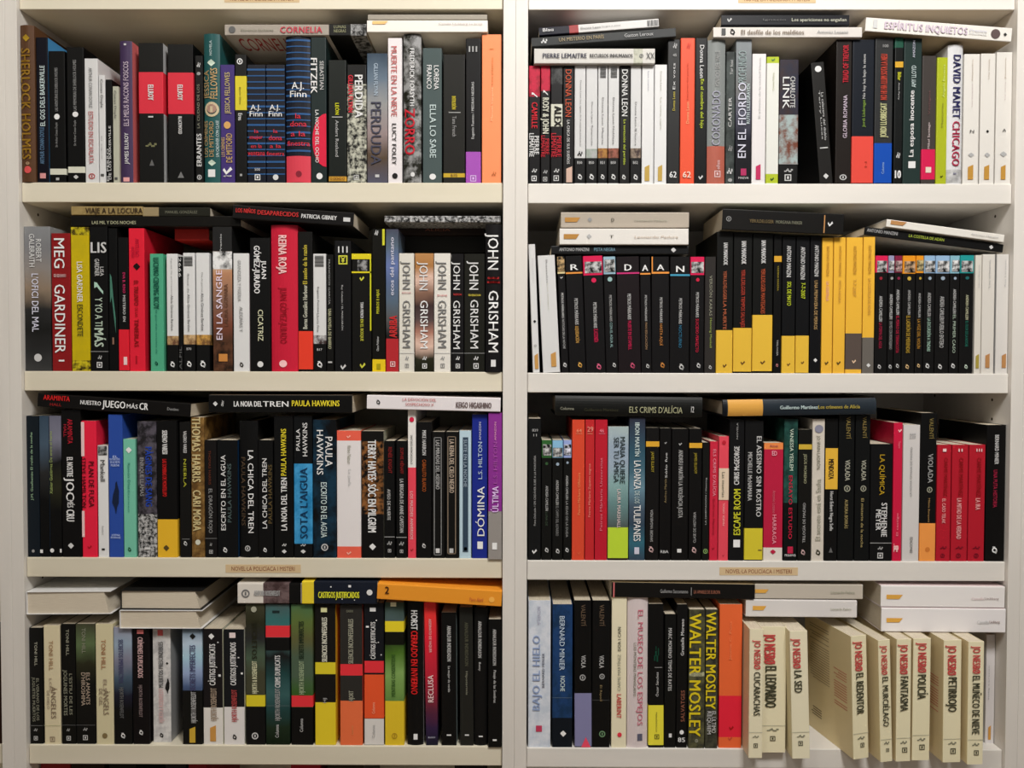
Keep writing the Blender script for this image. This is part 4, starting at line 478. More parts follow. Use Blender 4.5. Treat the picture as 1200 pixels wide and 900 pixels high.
202 288 290 g:#567,#abc,#9bc,#89b,#457,#1b1b1b,#181818,#181818,#161616 | blue and white peak photo spine, black foot | u 360 560 .4 .68 #446 *SECRETS IMPERFECTES; u 565 700 .45 .7 #aaa *HJORTH I ROSENFELDT; e diam 308 335 #222 .4 .7; e tab 718 788 #b93 .35 .65; b 560 805 #1a1a18
293 378 290 #221e20 c=#ccb | starry black spine with slanted white foot, left | b 635 805 #d0ccc6; u 355 535 .35 .65 #ddd *CÀSTIGS JUSTIFICATS; u 548 690 .4 .7 #987 *HJORTH ROSENFELDT; e diam 308 335 #ddd .3 .6; e sq 488 498 #eee .8 .92; e tab 712 782 #b84 .35 .65; e sq 345 350 #ccc .75 .82
383 473 292 #1e2024 c=#ccb | starry black spine, white foot, grey tail mark, right | b 632 798 #d0ccca; u 348 535 .35 .62 #ddd *CASTIGOS JUSTIFICADOS; u 555 695 .4 .65 #a44 *HJORTH ROSENFELDT; e sq 305 328 #dcc .3 .6; e sq 480 488 #eee .85 .95; e swirl 740 788 #222 .4 .65; e sq 412 417 #ccc .7 .78
480 564 182 g:#443,#332,#333,#454,#443,#443,#221,#111,#111 | olive black tall book with yellow lower band | t 258 420 .35 .6 #332 *SECRETOS; u 430 572 .35 .6 #cca *HJORTH & ROSENFELDT; b 580 630 #c8b828; b 632 800 #181818; e disc 190 215 #998 .3 .6; e ring 742 775 #bbb .3 .65
S 310
5 110 182 g:#455,#366,#466,#222,#244,#355,#244,#232,#121 | teal tall book with red band near top | b 275 326 #d03038; b 327 385 #161616; u 405 545 .4 .62 #ccc *CRIMS DUPLICATS; u 550 690 .4 .6 #999 *HJORTH ROSENFELDT; e sq 208 218 #233 .3 .6; u 708 765 .4 .55 #bbb Columna; e sq 625 627 #566 0 1
117 212 182 g:#464,#563,#553,#454,#454,#352,#242,#121,#111 | green-grey tall book with red band low | u 255 420 .38 .6 #232 *SECRETS IMPERFECTES; u 430 575 .38 .6 #9a8 *HJORTH ROSENFELDT; b 582 632 #d03038; b 634 800 #141414; u 682 740 .4 .55 #bbb Columna
222 312 185 #1e1c1a c=#c8a828 | black tall book with yellow belly band foot | e sq 195 215 #cc9 .3 .6; u 238 432 .35 .6 #ddc *SILENCIOS INCONFESABLES; b 436 488 #c8b828; u 592 612 .4 .6 #999 *HJ; b 612 800 #d0b828
332 430 185 #33312e c=#c54 | grey-black tall book with orange belly band foot | h 205 215 .3 .6 #776 QUADERNS; u 245 440 .38 .6 #998 *SILENCIS INCONFESSABLES; b 444 494 #d03038; u 560 605 .4 .6 #998 *HJORT; b 605 800 #dc6a40; u 712 752 .5 .6 #c85 Columna
438 524 172 #1c1e24 c=#222 | starry black book with white foot, orange middle | e sq 195 212 #ccc .3 .6; e sq 275 283 #ddd .1 .25; e sq 248 254 #ddd .6 .66; e sq 400 405 #ddd .85 .9; e sq 345 350 #bbb .7 .76; u 258 420 .35 .58 #ddd *CÀSTIGS JUSTIFICATS; b 430 482 #d03038; b 490 682 #ee5a30; b 684 798 #c8c4c0; u 610 660 .4 .55 #fb9 Columna; u 710 765 .4 .55 #999 Columna
S 450
4 88 172 g:#343,#455,#222,#462,#795,#684,#463,#342,#220 | green photo spine with yellow top band, yellow foot | e sq 172 190 #cca .3 .6; b 255 302 #d8c428; b 304 360 #16180f; u 400 585 .35 .55 #352 *MENTIRAS CONSENTIDAS; b 606 800 #ccae28; e ring 742 775 #a82 .35 .65
102 172 170 #141414 c=#bbb hc | black hardback with stacked white and red capitals | t 208 292 .25 .65 #ddd *HORST; t 298 575 .25 .65 #c22 *CERRADO EN INVIERNO; e sq 750 775 #ddd .4 .65
180 232 172 g:#d33,#d33,#c23,#b23,#a23,#823,#523,#324,#223 l=-9 | red book fading to purple, leaning slightly | t 245 392 .4 .6 #ecc *ASESINATO DE VAQUER; u 492 610 .25 .7 #fdd *RECLUSA; t 762 768 .2 .8 #aab LEYLA
252 318 218 #141414 l=-2 c=#9aa | black slim book with pale edge, shorter, left | t 275 430 .4 .65 #bbb *ARNALDUR INDRIDASON; t 452 565 .4 .6 #bbb *La mujer de verde; e sq 752 758 #ccc .35 .65
333 392 195 #2a2a26 l=-5 | grey-black scuffed book with gold-green lettering | t 260 450 .4 .65 #554 *ARNALDUR INDRIDASON; t 475 578 .4 .6 #887 *Hipotermia; e sq 752 758 #ccc .35 .65
396 455 198 #181818 hc | black rounded book with short white title | t 255 415 .3 .55 #bbb *ARNALDUR INDRIDASON; t 435 472 .3 .5 #bbb *Betty; e sq 758 764 #ccc .35 .65
458 516 248 #141414 s=-3 | black book at right end, shorter | t 290 448 .35 .6 #bbb *ARNALDUR INDRIDASON; t 470 612 .35 .6 #bbb *Pasaje de las Sombras; e sq 773 781 #ccc .35 .65
H -30 518 105 175 #e8962e s=-12 r=-3.4 bot=- | orange yellow book lying tilted at right | h 5 22 .15 .6 #421 *2; h 380 440 .5 .75 #b63 Paco Abril; e disc 465 490 #fb5 .4 .75
S 310
H 165 495 80 180 #1c2230 s=-5 | starry navy book lying, yellow band and title | b 165 217 #d8c030; h 238 418 .45 .72 #cc3 *CASTIGOS JUSTIFICADOS; e sq 290 296 #ddd .2 .26; e sq 370 382 #ddd .15 .25; e sq 340 345 #ccc .75 .8; e disc 450 478 #ccc .35 .6; e sq 395 399 #ddd .8 .84
H -118 162 88 178 #c8c2ba s=-2 | grey-white lying book with round seal, brown half | b -5 110 m:#433:#655:3; b 110 162 #141414; e ring -100 -65 #666 .3 .7; h -45 70 .35 .6 #999 *ASHFORD ROSENFELDT
S 10
F 78 450 124 225 #ccc s=-4 r=.6 | lying book showing pale pages, nearest left panel |
F 492 850 120 203 #222 s=-2 | lying book showing pages, upper of middle pair |
F 488 852 207 288 #ccc s=-4 | lying book showing pages, lower of middle pair |
@ R 4
S 610
34 132 165 m:#c8ccd4:#b4bcc8:3 | icy white book with outlined pale blue title | t 190 270 .4 .55 #aab NOVELA; u 318 645 .2 .52 #89b *BAJO EL HIELO; u 395 545 .62 .72 #445 *BERNARD MINIER; e sq 713 740 #b23a56 .35 .62
140 228 182 m:#1c3a66:#16304f:3 | deep blue book with pale condensed name | t 232 470 .35 .6 #bcd BERNARD MINIER; t 495 562 .4 .62 #cdd NOCHE; e sq 590 592 #567 0 1; b 680 808 #141c26; e diam 732 765 #ddd .4 .7
237 312 165 #141414 l=-5 | black book with slate lilac foot, pink corner | t 182 275 .4 .65 #654 VALENTÍ; t 405 460 .4 .65 #bbb VIOLA; e ring 475 530 #999 .3 .65; b 572 805 #77769a; e tri 765 818 #e04a62 .3 1
315 393 165 #151515 | tall black book with grey ornament near foot | t 182 275 .4 .65 #654 VALENTÍ; t 405 460 .4 .65 #bbb VIOLA; e ring 475 520 #999 .4 .7; t 535 605 .4 .55 #875 El Ripoll; e sq 600 603 #444 0 1; e ring 725 775 #686 .4 .75
400 466 150 #d8d0b4 | cream book with red capitals on lower spine | u 280 385 .4 .6 #443 *DOA I CAIN; u 400 560 .4 .6 #887 CARME MARTÍNEZ; t 575 680 .35 .65 #b33 *LABERINT; e disc 742 765 #c34 .4 .7
470 560 152 #c4b8b8 hc | pale pink-grey hardback with red thin capitals | t 205 712 .5 .75 #b67 EL MUSEO DE LOS ESPEJOS; t 350 585 .3 .42 #776 *LUIS MONTERO MANGLANO; e sq 750 780 #556 .5 .75
S 750
36 104 180 #151515 l=-4 | black book with yellow label foot | e wave 365 445 #143 .35 .7; u 478 585 .45 .65 #bbb Óscar Sánchez; e sq 457 459 #999 .4 .9; b 625 800 #d6cc3c; e box 745 780 #442 .4 .7; t 655 740 .48 .56 #663 PERIÓDICO
108 158 225 #161716 | narrow black book with small condensed white title | t 285 560 .3 .6 #bbb *MARC MORENO TEMPS DE RATES; e sq 748 765 #ccc .4 .65
161 208 182 #161616 | black book with brown-orange lower title | u 245 405 .35 .65 #ccc *Graziella Moreno; u 558 695 .4 .75 #854 *SALVATGES; e disc 730 755 #ddd .3 .7; h 765 785 .15 .8 #ccc *85
215 285 205 m:#55543a:#3a3a30:4 s=1 | grey book with giant yellow capitals, wider | t 222 760 .02 .72 #cdb820 *WALTER MOSLEY; t 480 495 .0 .95 #bb9 *TRAGEDIA; e ring 765 795 #998 .4 .6
288 342 205 m:#4a4a3c:#33332c:4 s=1 | grey book with giant yellow capitals, narrower | t 215 640 .02 .8 #cdb820 *WALTER MOSLEY; t 650 745 .5 .85 #bbb EL ÚLTIMO; t 650 750 .15 .45 #bbb RÉQUIEM
348 448 182 #e66838 | orange book with crimson red lower block | b 583 765 #d22438; u 255 425 .42 .55 #f96 Jaume C. Pons; e vee 712 735 #911 .45 .65; e vee 760 780 #b43 .4 .6
S 750
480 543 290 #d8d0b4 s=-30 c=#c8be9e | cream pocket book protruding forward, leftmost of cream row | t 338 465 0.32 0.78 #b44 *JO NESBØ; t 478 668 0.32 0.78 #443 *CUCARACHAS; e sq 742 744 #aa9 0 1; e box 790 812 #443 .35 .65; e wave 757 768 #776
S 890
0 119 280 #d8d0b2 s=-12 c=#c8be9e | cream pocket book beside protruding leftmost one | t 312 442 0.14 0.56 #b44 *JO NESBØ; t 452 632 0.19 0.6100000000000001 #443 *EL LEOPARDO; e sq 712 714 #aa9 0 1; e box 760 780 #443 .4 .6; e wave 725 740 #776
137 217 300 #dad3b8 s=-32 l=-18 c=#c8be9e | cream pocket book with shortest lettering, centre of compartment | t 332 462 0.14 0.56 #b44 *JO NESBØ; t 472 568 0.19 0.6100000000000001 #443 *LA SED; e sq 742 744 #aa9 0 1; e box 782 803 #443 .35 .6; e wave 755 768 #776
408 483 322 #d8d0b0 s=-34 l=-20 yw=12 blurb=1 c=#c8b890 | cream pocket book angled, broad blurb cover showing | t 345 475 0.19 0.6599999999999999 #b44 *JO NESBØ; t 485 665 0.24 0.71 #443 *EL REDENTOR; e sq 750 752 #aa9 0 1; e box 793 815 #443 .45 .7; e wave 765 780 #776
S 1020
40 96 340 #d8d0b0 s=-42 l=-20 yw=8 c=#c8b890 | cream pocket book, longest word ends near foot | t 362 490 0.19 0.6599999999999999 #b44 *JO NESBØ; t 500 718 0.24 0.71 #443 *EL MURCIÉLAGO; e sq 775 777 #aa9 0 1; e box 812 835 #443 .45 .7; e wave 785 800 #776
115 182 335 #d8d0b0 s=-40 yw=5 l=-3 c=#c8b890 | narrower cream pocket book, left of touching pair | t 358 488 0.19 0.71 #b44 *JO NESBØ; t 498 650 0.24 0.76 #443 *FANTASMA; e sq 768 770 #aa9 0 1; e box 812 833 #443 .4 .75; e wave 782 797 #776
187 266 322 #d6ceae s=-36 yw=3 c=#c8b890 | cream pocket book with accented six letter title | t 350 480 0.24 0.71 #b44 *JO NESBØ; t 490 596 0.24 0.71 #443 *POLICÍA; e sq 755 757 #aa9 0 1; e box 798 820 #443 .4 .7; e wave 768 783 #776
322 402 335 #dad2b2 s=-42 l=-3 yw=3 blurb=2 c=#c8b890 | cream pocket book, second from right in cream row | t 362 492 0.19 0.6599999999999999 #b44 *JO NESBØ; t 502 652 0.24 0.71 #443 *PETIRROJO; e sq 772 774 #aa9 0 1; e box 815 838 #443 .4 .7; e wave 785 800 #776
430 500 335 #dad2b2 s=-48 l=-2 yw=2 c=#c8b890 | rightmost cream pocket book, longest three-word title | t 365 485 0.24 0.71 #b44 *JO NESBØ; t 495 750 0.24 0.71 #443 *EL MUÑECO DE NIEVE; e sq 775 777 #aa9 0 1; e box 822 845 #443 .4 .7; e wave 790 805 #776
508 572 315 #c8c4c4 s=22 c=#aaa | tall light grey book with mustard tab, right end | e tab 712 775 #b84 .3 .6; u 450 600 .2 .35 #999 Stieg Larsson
H 46 590 100 195 #e4e0de s=-4 r=-.4 c=#cbb | upper of two thick white books lying right | e tab 70 142 #c94 .42 .62; h 445 500 .5 .62 #cbb Camilla; h 503 565 .5 .62 #988 Läckberg
H 48 594 198 304 #e0dcdc s=-6 r=-.4 c=#cbb | lower of two thick white books lying right | e tab 70 142 #c94 .42 .6; h 470 522 .48 .62 #bbb Camilla; h 525 570 .48 .62 #877 Läckberg
S 890
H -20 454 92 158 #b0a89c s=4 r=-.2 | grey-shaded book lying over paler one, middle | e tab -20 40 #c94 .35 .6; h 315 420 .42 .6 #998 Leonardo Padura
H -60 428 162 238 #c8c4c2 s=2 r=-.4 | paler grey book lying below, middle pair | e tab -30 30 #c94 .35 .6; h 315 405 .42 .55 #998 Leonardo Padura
S 750
H -125 503 88 155 #1a1816 s=0 r=-.8 c=#a97 | black book lying above tall spines, left half | h 90 212 .4 .65 #888 Guillermo Saccomanno; e sq 226 228 #999 .25 .8; h 238 355 .42 .65 #854 LA AMABLE DE EUROPA; e sq -118 -112 #b66 0 1
@ L 5
S 10
140 270 875 #7a1c1e | dark red book top below lowest left board, leftmost |
275 420 880 #2c1c16 | dark brown book top below left board |
440 560 878 #1b1b1a | black book top below left board |
690 780 880 #26222a | dark violet book top below left board |
790 870 876 #701820 | deep red book top, nearer middle below left board |
1240 1370 876 #8a1c28 | crimson book top in darkness under left board centre |
1400 1560 880 #332a20 | dark olive book top under left board centre |
1960 2090 880 #1e1e20 | charcoal book top toward right end under left board |
@ R 5
'''
SHELF = {('L', 1): 'top left shelf', ('L', 2): 'second left shelf', ('L', 3): 'third left shelf', ('L', 4): 'bottom left shelf',
         ('R', 1): 'top right shelf', ('R', 2): 'second right shelf', ('R', 3): 'third right shelf', ('R', 4): 'bottom right shelf'}
def parse():
    out = []; side, row, ox = 'L', 1, 0
    for ln in DATA.strip().splitlines():
        if ln[0] == '@': _, side, row = ln.split(); row = int(row); continue
        if ln[0] == 'S': ox = int(ln.split()[1]); continue
        head, look, deco = [s.strip() for s in ln.split('|')]
        h = head.split(); kind = 'U'
        if h[0] in 'HF': kind = h.pop(0)
        n = 4 if kind in 'HF' else 3
        nums = [float(v) for v in h[:n]]; base = h[n]; opt = {'s': 3.0, 'l': 0.0, 'r': 0.0, 'yw': 0.0, 'c': None, 'bot': None, 'hc': False, 'blurb': 0}
        if row == 5: opt['s'] = 25.0
        for o in h[n+1:]:
            if o == 'hc': opt['hc'] = True
            elif '=' in o:
                k, v = o.split('=', 1); opt[k] = v if k in ('c', 'bot') else float(v)
        oy = (0, 225, 440, 660, 660)[row-1]
        out.append(dict(side=side, row=row, ox=ox, oy=oy, kind=kind, n=nums, base=base, look=look, deco=[d.strip() for d in deco.split(';') if d.strip()], **opt))
    return out
BOOKS = parse()
for b in BOOKS:
    for d in b['deco']:
        if d[0] in 'tuh': need(d.split(' ', 6)[6] if d.split()[5][0] == '#' else '?')
    if b['bot'] and b['bot'] != '-': need('*'+b['bot'])
bake_text()

def place_text(s, rect, mode, yf, V, F):          # rect x0,x1,z0,z1 in the spine plane
    tv, tf = TXT[s]; x0, x1, z0, z1 = rect
    cap = (z1-z0) if mode == 'h' else (x1-x0)      # heavy strings are struck three times, a hair apart
    for j, sh in enumerate((-.038*cap, 0, .038*cap) if s[0] == '*' else (-.012*cap, .012*cap)):
        k = len(V); dy = j*.00012                     # inks lie one over another, never in one plane
        for u, v in tv:
            if mode == 't': x = x0+(x1-x0)*v; z = z1-(z1-z0)*u+sh
            elif mode == 'u': x = x1-(x1-x0)*v; z = z0+(z1-z0)*u+sh
            else: x = x0+(x1-x0)*u+sh; z = z0+(z1-z0)*v
            V.append((x, yf(x, z)-dy, z))
        F.extend(tuple(i+k for i in f) for f in tf)

def cover(prof_f, w, d, L, cuts, mats, lying, back=None, side=None, t=.0007, off=0.0, sidei=None):
    """U-shaped cover: spine in front, boards at both sides. cuts = [(s0, s1, material index)] along the spine."""
    fr = [(x, y) for x, y in prof_f]
    out = [(-off, d)]+[(x, y-off) for x, y in fr]+[(w+off, d)]
    inn = [(w+off-t, d), (w+off-t, fr[-1][1]+t), (t-off, fr[0][1]+t), (t-off, d)]
    P = out+inn; n = len(P); V = []; F = []; MI = []
    lev = [cuts[0][0]]+[c[1] for c in cuts]
    for s in lev:
        for x, y in P: V.append((s, y, w-x) if lying else (x, y, s))
    for j, (s0, s1, m) in enumerate(cuts):
        for i in range(n):
            a = j*n+i; b = j*n+(i+1) % n
            F.append((a, b, b+n, a+n)); side_face = i in (0, len(out)-2) or i >= len(out)-1
            MI.append(sidei if (side_face and sidei is not None) else m)
    F.append(tuple(range(n))[::-1]); MI.append(cuts[0][2])
    F.append(tuple(range(len(lev)*n-n, len(lev)*n))); MI.append(cuts[-1][2])
    return V, F, MI

def sat(h):
    c = [int((h[1:] if len(h) == 7 else ''.join(k*2 for k in h[1:]))[i:i+2], 16)/255 for i in (0, 2, 4)]; return max(c)-min(c), max(c)

def make_book(b):
    ox, oy = b['ox'], b['oy']; y = YB+b['s']/1000
    Z = (ZL if b['side'] == 'L' else ZR); zb = Z[b['row']]; zc = Z[b['row']-1]-T
    cx = lambda v: ox+v/3.75
    cyy = lambda v: oy+v/3.75
    lying = b['kind'] in 'HF'
    if not lying:
        x0, x1, yt = b['n']; xm = (cx(x0)+cx(x1))/2
        ztop = at(xm, cyy(yt), y).z; ztop = min(ztop, zc-.0015); h = ztop-zb
        ym = (450+0)/1; zmid = (zb+ztop)/2
        pm = cyy(yt)+.5*(cyy(800)-cyy(yt))
        X0 = at(cx(x0), pm, y).x; X1 = at(cx(x1), pm, y).x
        b['X0'], b['X1'], b['h'], b['xm'] = X0, X1, h, xm
    else:
        x0, x1, y0, y1 = b['n']; pm = cyy((y0+y1)/2); xm = (cx(x0)+cx(x1))/2
        X0 = at(cx(x0), pm, y).x; X1 = at(cx(x1), pm, y).x
        z1 = at(xm, cyy(y0), y).z; z0 = at(xm, cyy(y1), y).z
        b['X0'], b['X1'], b['z0'], b['z1'] = X0, X1, z0, z1
    b['y'] = y; b['zb'] = zb; b['zc'] = zc

for b in BOOKS: make_book(b)
# neighbours on a shelf may touch but never share space
for key in {(b['side'], b['row']) for b in BOOKS}:
    ups = sorted([b for b in BOOKS if (b['side'], b['row']) == key and b['kind'] == 'U'], key=lambda b: b['X0'])
    for p, q in zip(ups, ups[1:]):
        if q['X0'] < p['X1']+.0011 and q['X0'] > p['X0']+.002:
            m = (q['X0']+p['X1'])/2; p['X1'] = m-.00055; q['X0'] = m+.00055
    lo = XL if key[0] == 'L' else XR
    for p in ups: p['X0'] = max(p['X0'], lo+.0008); p['X1'] = min(p['X1'], lo+W-.0008)
    lie = [b for b in BOOKS if (b['side'], b['row']) == key and b['kind'] in 'HF']
    for l in lie:
        ang = math.radians(l['r'])
        xm = (l['X0']+l['X1'])/2; zm = (l['z0']+l['z1'])/2; th = l['z1']-l['z0']
        l['X0'] = max(l['X0'], lo+.001); l['X1'] = min(l['X1'], lo+W-.001)
        top = max(zm+(x-xm)*math.tan(ang)+th/2/math.cos(ang) for x in (l['X0'], l['X1']))
        if top > l['zc']-.001: l['z1'] -= top-l['zc']+.001; l['z0'] -= top-l['zc']+.001
        zm = (l['z0']+l['z1'])/2
        for u in ups:
            if u['X1'] < l['X0'] or u['X0'] > l['X1']: continue
            if u['y'] > l['y']+.15*abs(l['X1']-l['X0'])+.05: continue
            lowest = min(zm+(x-xm)*math.tan(ang)-th/2/math.cos(ang) for x in (max(u['X0'], l['X0']), min(u['X1'], l['X1'])))
            over = u['zb']+u['h']-lowest
            if over > -.0004 and over < .02: u['h'] -= over+.0006
            elif over >= .02 and u['y'] < .1 and l['y'] < .1: print('OVERLAP', key, round(over, 4), u['look'], '/', l['look'])

NAMES = {}
def build(b):
    lying = b['kind'] in 'HF'; ox, oy = b['ox'], b['oy']; y = b['y']
    X0, X1 = b['X0'], b['X1']
    if lying: L = X1-X0; w = (b['z1']-b['z0'])-.0006; zbase = b['z0']
    else: w = X1-X0; L = b['h']
    hc = b['hc']
    if b['kind'] == 'F': d = .20
    elif lying: d = min(.68*L, .17) if L > .12 else .12
    else: d = min(.66*L, .158)
    d = min(d, .268-y)
    base = b['base']
    side = b['c']
    mats = [mat(base)]; sidei = None
    if side: mats.append(mat(side)); sidei = 1
    cxm = b.get('xm', 0)
    def loc(v):                                    # crop coordinate along the spine -> local coordinate
        if lying: return max(0, min(L, at(ox+v/3.75, oy, y).x-X0 if False else (at(ox+v/3.75, 450, y).x-at(ox+b['n'][0]/3.75, 450, y).x)))
        return max(0, min(L, at(cxm, oy+v/3.75, y).z-b['zb']))
    if b['kind'] == 'F':                           # lies with its page edges to the front, spine at its left
        root_me = boxes('book', [(0, L, 0, d, w-.0008, w), (0, L, 0, d, 0, .0008), (0, .0008, 0, d, .0008, w-.0008)], mat(base))
        pg = mesh('page_block', [(.0009, .003, .0009), (L-.004, .0015, .0009), (L-.006, d-.002, .0009), (.0009, d-.002, .0009), (.0009, .003, w-.0009), (L-.012, .0015, w-.0009), (L-.014, d-.002, w-.0009), (.0009, d-.002, w-.0009)], BOXF, [M_pages_flat], None, root_me)
        finish(root_me, b, X0, X1, L, w, d, lying); return
    B = min(.0035, .14*w) if hc else 0
    c = min(.0011, .14*w)
    if hc: prof = [(w*i/8, B*(2*i/8-1)**2) for i in range(9)]
    else: prof = [(0, c), (c*.4, c*.25), (c*1.2, 0), (w-c*1.2, 0), (w-c*.4, c*.25), (w, c)]
    acr = (lambda x, z: w-z) if lying else (lambda x, z: x)
    def surf(off):
        if hc: return lambda x, z: B*(2*acr(x, z)/w-1)**2-off
        return lambda x, z: -off
    blocks = []; bands = []
    for dd in b['deco']:
        q = dd.split()
        if q[0] == 'b':
            a, e = loc(float(q[1])), loc(float(q[2])); a, e = min(a, e), max(a, e); col = q[3]
            band = False
            if col[0] == '#' and base[0] == '#' and not lying and len(q) < 5 and e-a > .02:
                s, v = sat(col); band = s > .3 and sat(base)[1] < .36 and e-a < L*.45
            (bands if band else blocks).append((a, e, col))
    blocks.sort(); cuts = []; cur = 0.0
    for a, e, col in blocks:
        a = max(a, cur)
        if e <= a+.0003: continue
        if a > cur+.0003: cuts.append((cur, a, 0)); cur = a
        m = mat(col)
        if m not in mats: mats.append(m)
        cuts.append((cur, e, mats.index(m))); cur = e
    if cur < L-.0003: cuts.append((cur, L, 0))
    else: cuts[-1] = (cuts[-1][0], L, cuts[-1][2])
    V, F, MI = cover(prof, w, d, L, cuts, mats, lying, sidei=sidei, t=.0022 if hc and w > .012 else .0007)
    root = mesh('book', V, F, mats, MI)
    t = .0024 if hc and w > .012 else .0009; ins = .003 if hc else .0005
    if lying: pb = (ins, L-ins, prof[0][1]+t, d-ins, t, w-t)
    else: pb = (t, w-t, prof[0][1]+t, d-ins, ins, L-ins)
    if w-2*t > .0005: boxes('page_block', [pb], M_pages_flat if lying else M_pages, root)
    for a, e, col in bands:
        V, F, MI = cover(prof, w, d*.6, L, [(a+.0002, min(e, L-.0002), 0)], None, lying, t=.0003, off=.0004)
        mesh('paper_band', V, F, [mat(col)], MI, root)
    texts = {}; em = {}
    for dd in b['deco']:
        q = dd.split()
        if q[0] in 'tuh':
            a, e, f0, f1 = [float(v) for v in q[1:5]]; col = q[5]; s = dd.split(' ', 6)[6]
            if q[0] == 'h' and not lying: rect = (f0*0, 0, 0, 0)
            if lying: rect = (loc(a), loc(e), w*(1-f1), w*(1-f0))
            elif q[0] == 'h': rect = (w*f0, w*f1, loc(e), loc(a))
            else: rect = (w*f0, w*f1, loc(e), loc(a))
            Vt, Ft = texts.setdefault(col, ([], []))
            place_text(s, rect, q[0], surf(.0014), Vt, Ft)
        elif q[0] == 'e':
            kind = q[1]; a, e = loc(float(q[2])), loc(float(q[3])); a, e = min(a, e), max(a, e); col = q[4]
            f0, f1 = (float(q[5]), float(q[6])) if len(q) > 6 else ((.15, .85) if lying else (.25, .75))
            rect = [a, e, w*(1-f1), w*(1-f0)] if lying else [w*f0, w*f1, a, e]
            polys, square, nm = marks(kind, lying)
            if square:
                s = min(rect[1]-rect[0], rect[3]-rect[2])*1.05/2; mx, mz = (rect[0]+rect[1])/2, (rect[2]+rect[3])/2
                sx = min(s*1.25, (rect[1]-rect[0])/2) if not lying else s; rect = [mx-sx, mx+sx, mz-s, mz+s]
                if not lying: rect[2] = max(rect[2], .0003)
            tok = 'm:#1a1a1a:%s:9' % col if kind == 'face' else col
            Ve, Fe = em.setdefault((nm, tok), ([], []))
            sf = surf(.0009)
            for p in polys:
                k = len(Ve)
                for u, v in p:
                    x = rect[0]+(rect[1]-rect[0])*u; z = rect[2]+(rect[3]-rect[2])*v; Ve.append((x, sf(x, z), z))
                Fe.append(tuple(range(k, k+len(p))))
        elif q[0] == 'z':
            Ve, Fe = em.setdefault(('blue_stripes', '#2c5a90'), ([], [])); v = b['n'][2]+22; i = 0
            while v < (float(q[1]) if len(q) > 1 else 790):
                z = loc(v); k = len(Ve); hh = .0009 if i % 3 else .0015
                cols = [w*j/8 for j in range(9)]
                for j in range(8):
                    k = len(Ve)
                    for x, zz in ((cols[j], z-hh), (cols[j+1], z-hh), (cols[j+1], z+hh), (cols[j], z+hh)): Ve.append((x, surf(.0005)(x, zz), zz))
                    Fe.append((k, k+1, k+2, k+3))
                v += 27; i += 1
    for (nm, tok), (Ve, Fe) in em.items(): mesh(nm, Ve, Fe, [mat(tok, .5)], None, root)
    for col, (Vt, Ft) in texts.items():
        if Vt: mesh('lettering', Vt, Ft, [mat(col, .5)], None, root)
    if b['bot'] and b['bot'] != '-':
        tv, tf = TXT['*'+b['bot']]
        Vb = [(L*.08+u*L*.55, .012+(1-v)*.05, -.0004) for u, v in tv]
        mesh('cover_lettering', Vb, [tuple(reversed(f)) for f in tf], [mat('#b43a3a', .5)], None, root)
    if b['blurb']:                                 # printed paragraphs on the back cover
        rr = random.Random(7)
        for nm, col, ya, yb, za, zb2 in (('printed_paragraph', '#8d7f66', .06, .115, .45, .93), ('printed_paragraph', '#b4685a', .014, .048, .36, .66), ('printed_barcode', '#4a4338', .085, .115, .12, .2)):
            if b['blurb'] == 2 and nm != 'printed_paragraph': continue
            V = []; F = []; z = L*zb2
            while z > L*za:
                e = yb-(rr.random()*.012 if rr.random() < .3 else 0); k = len(V)
                V += [(-.0002, ya, z), (-.0002, e, z), (-.0002, e, z+.0013), (-.0002, ya, z+.0013)]; F.append((k, k+3, k+2, k+1)); z -= .0042 if rr.random() > .1 else .008
            mesh(nm, V, F, [mat(col, .6)], None, root)
    finish(root, b, X0, X1, L, w, d, lying)

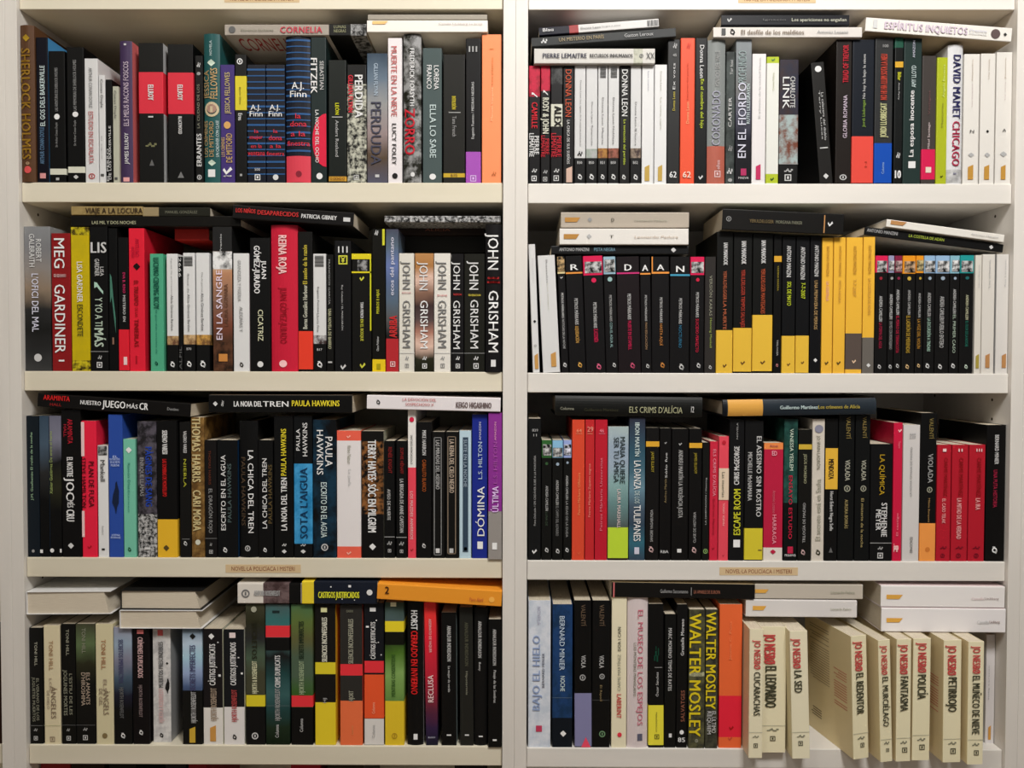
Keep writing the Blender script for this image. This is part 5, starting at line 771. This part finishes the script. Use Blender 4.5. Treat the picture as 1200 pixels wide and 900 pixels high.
def finish(root, b, X0, X1, L, w, d, lying):
    if lying:
        th = -math.radians(b['r']); xm, zm = (b['X0']+b['X1'])/2, (b['z0']+b['z1'])/2
        c, s = math.cos(th), math.sin(th); dx, dz = -L/2, -w/2
        root.location = (xm+dx*c+dz*s, b['y'], zm-dx*s+dz*c); root.rotation_euler = (0, th, 0)
    else:
        lm = at(b['xm']+b['l']/3.75, 450, b['y']).x-at(b['xm'], 450, b['y']).x
        th = math.atan2(lm, L)
        z = b['zb']+.0002+(w*math.sin(th) if th > 0 else 0)
        root.location = (X0-L/2*math.sin(th), b['y'], z); root.rotation_euler = (0, th, math.radians(b['yw']))
    look = b['look']
    if 'book' not in look and 'hardback' not in look and 'paperback' not in look: look = look.replace('spine', 'book', 1)
    root['label'] = look+(', '+SHELF[(b['side'], b['row'])] if b['row'] < 5 else '')
    root['category'] = 'book'
    root['group'] = 'books on the '+SHELF[(b['side'], b['row'])] if b['row'] < 5 else 'books under the lowest left board'
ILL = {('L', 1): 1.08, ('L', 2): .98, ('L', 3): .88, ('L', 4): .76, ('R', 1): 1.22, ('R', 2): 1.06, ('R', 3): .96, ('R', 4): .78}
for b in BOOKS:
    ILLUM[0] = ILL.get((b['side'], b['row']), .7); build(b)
ILLUM[0] = 1.0

# tape strips with the section name, stuck to the shelf edges
for brd, px0, px1, py0, py1 in TAPES:
    a = at(px0, py1, YB); e = at(px1, py0, YB)
    Vx = boxv(a.x, e.x, YB-.0004, YB-.0001, a.z, e.z); Fx = list(BOXF); k = len(Vx)
    tv, tf = TXT[NOV]; ww, hh = e.x-a.x, e.z-a.z
    Vx += [(a.x+ww*(.08+.84*u), YB-.0007, a.z+hh*(.25+.5*v)) for u, v in tv]
    mi = [0]*6+[1]*len(tf); Fx += [tuple(i+k for i in f) for f in tf]
    mesh('section_tape', Vx, Fx, [M_tape, M_tape_ink], mi, brd)
# one book of the neighbouring bookcase that shows beside the left panel
o = boxes('book', [(XL-DV-.0250, XL-DV-.0010, YB+.003, YB+.15, ZL[4]+.0002, ZL[4]+.2)], mat('#3a2218'))
boxes('page_block', [(XL-DV-.0240, XL-DV-.0020, YB+.004, YB+.1505, ZL[4]+.001, ZL[4]+.2006)], M_pages, o)
o['label'] = 'dark brown book in the cut-off left bookcase, beside its panel'; o['category'] = 'book'
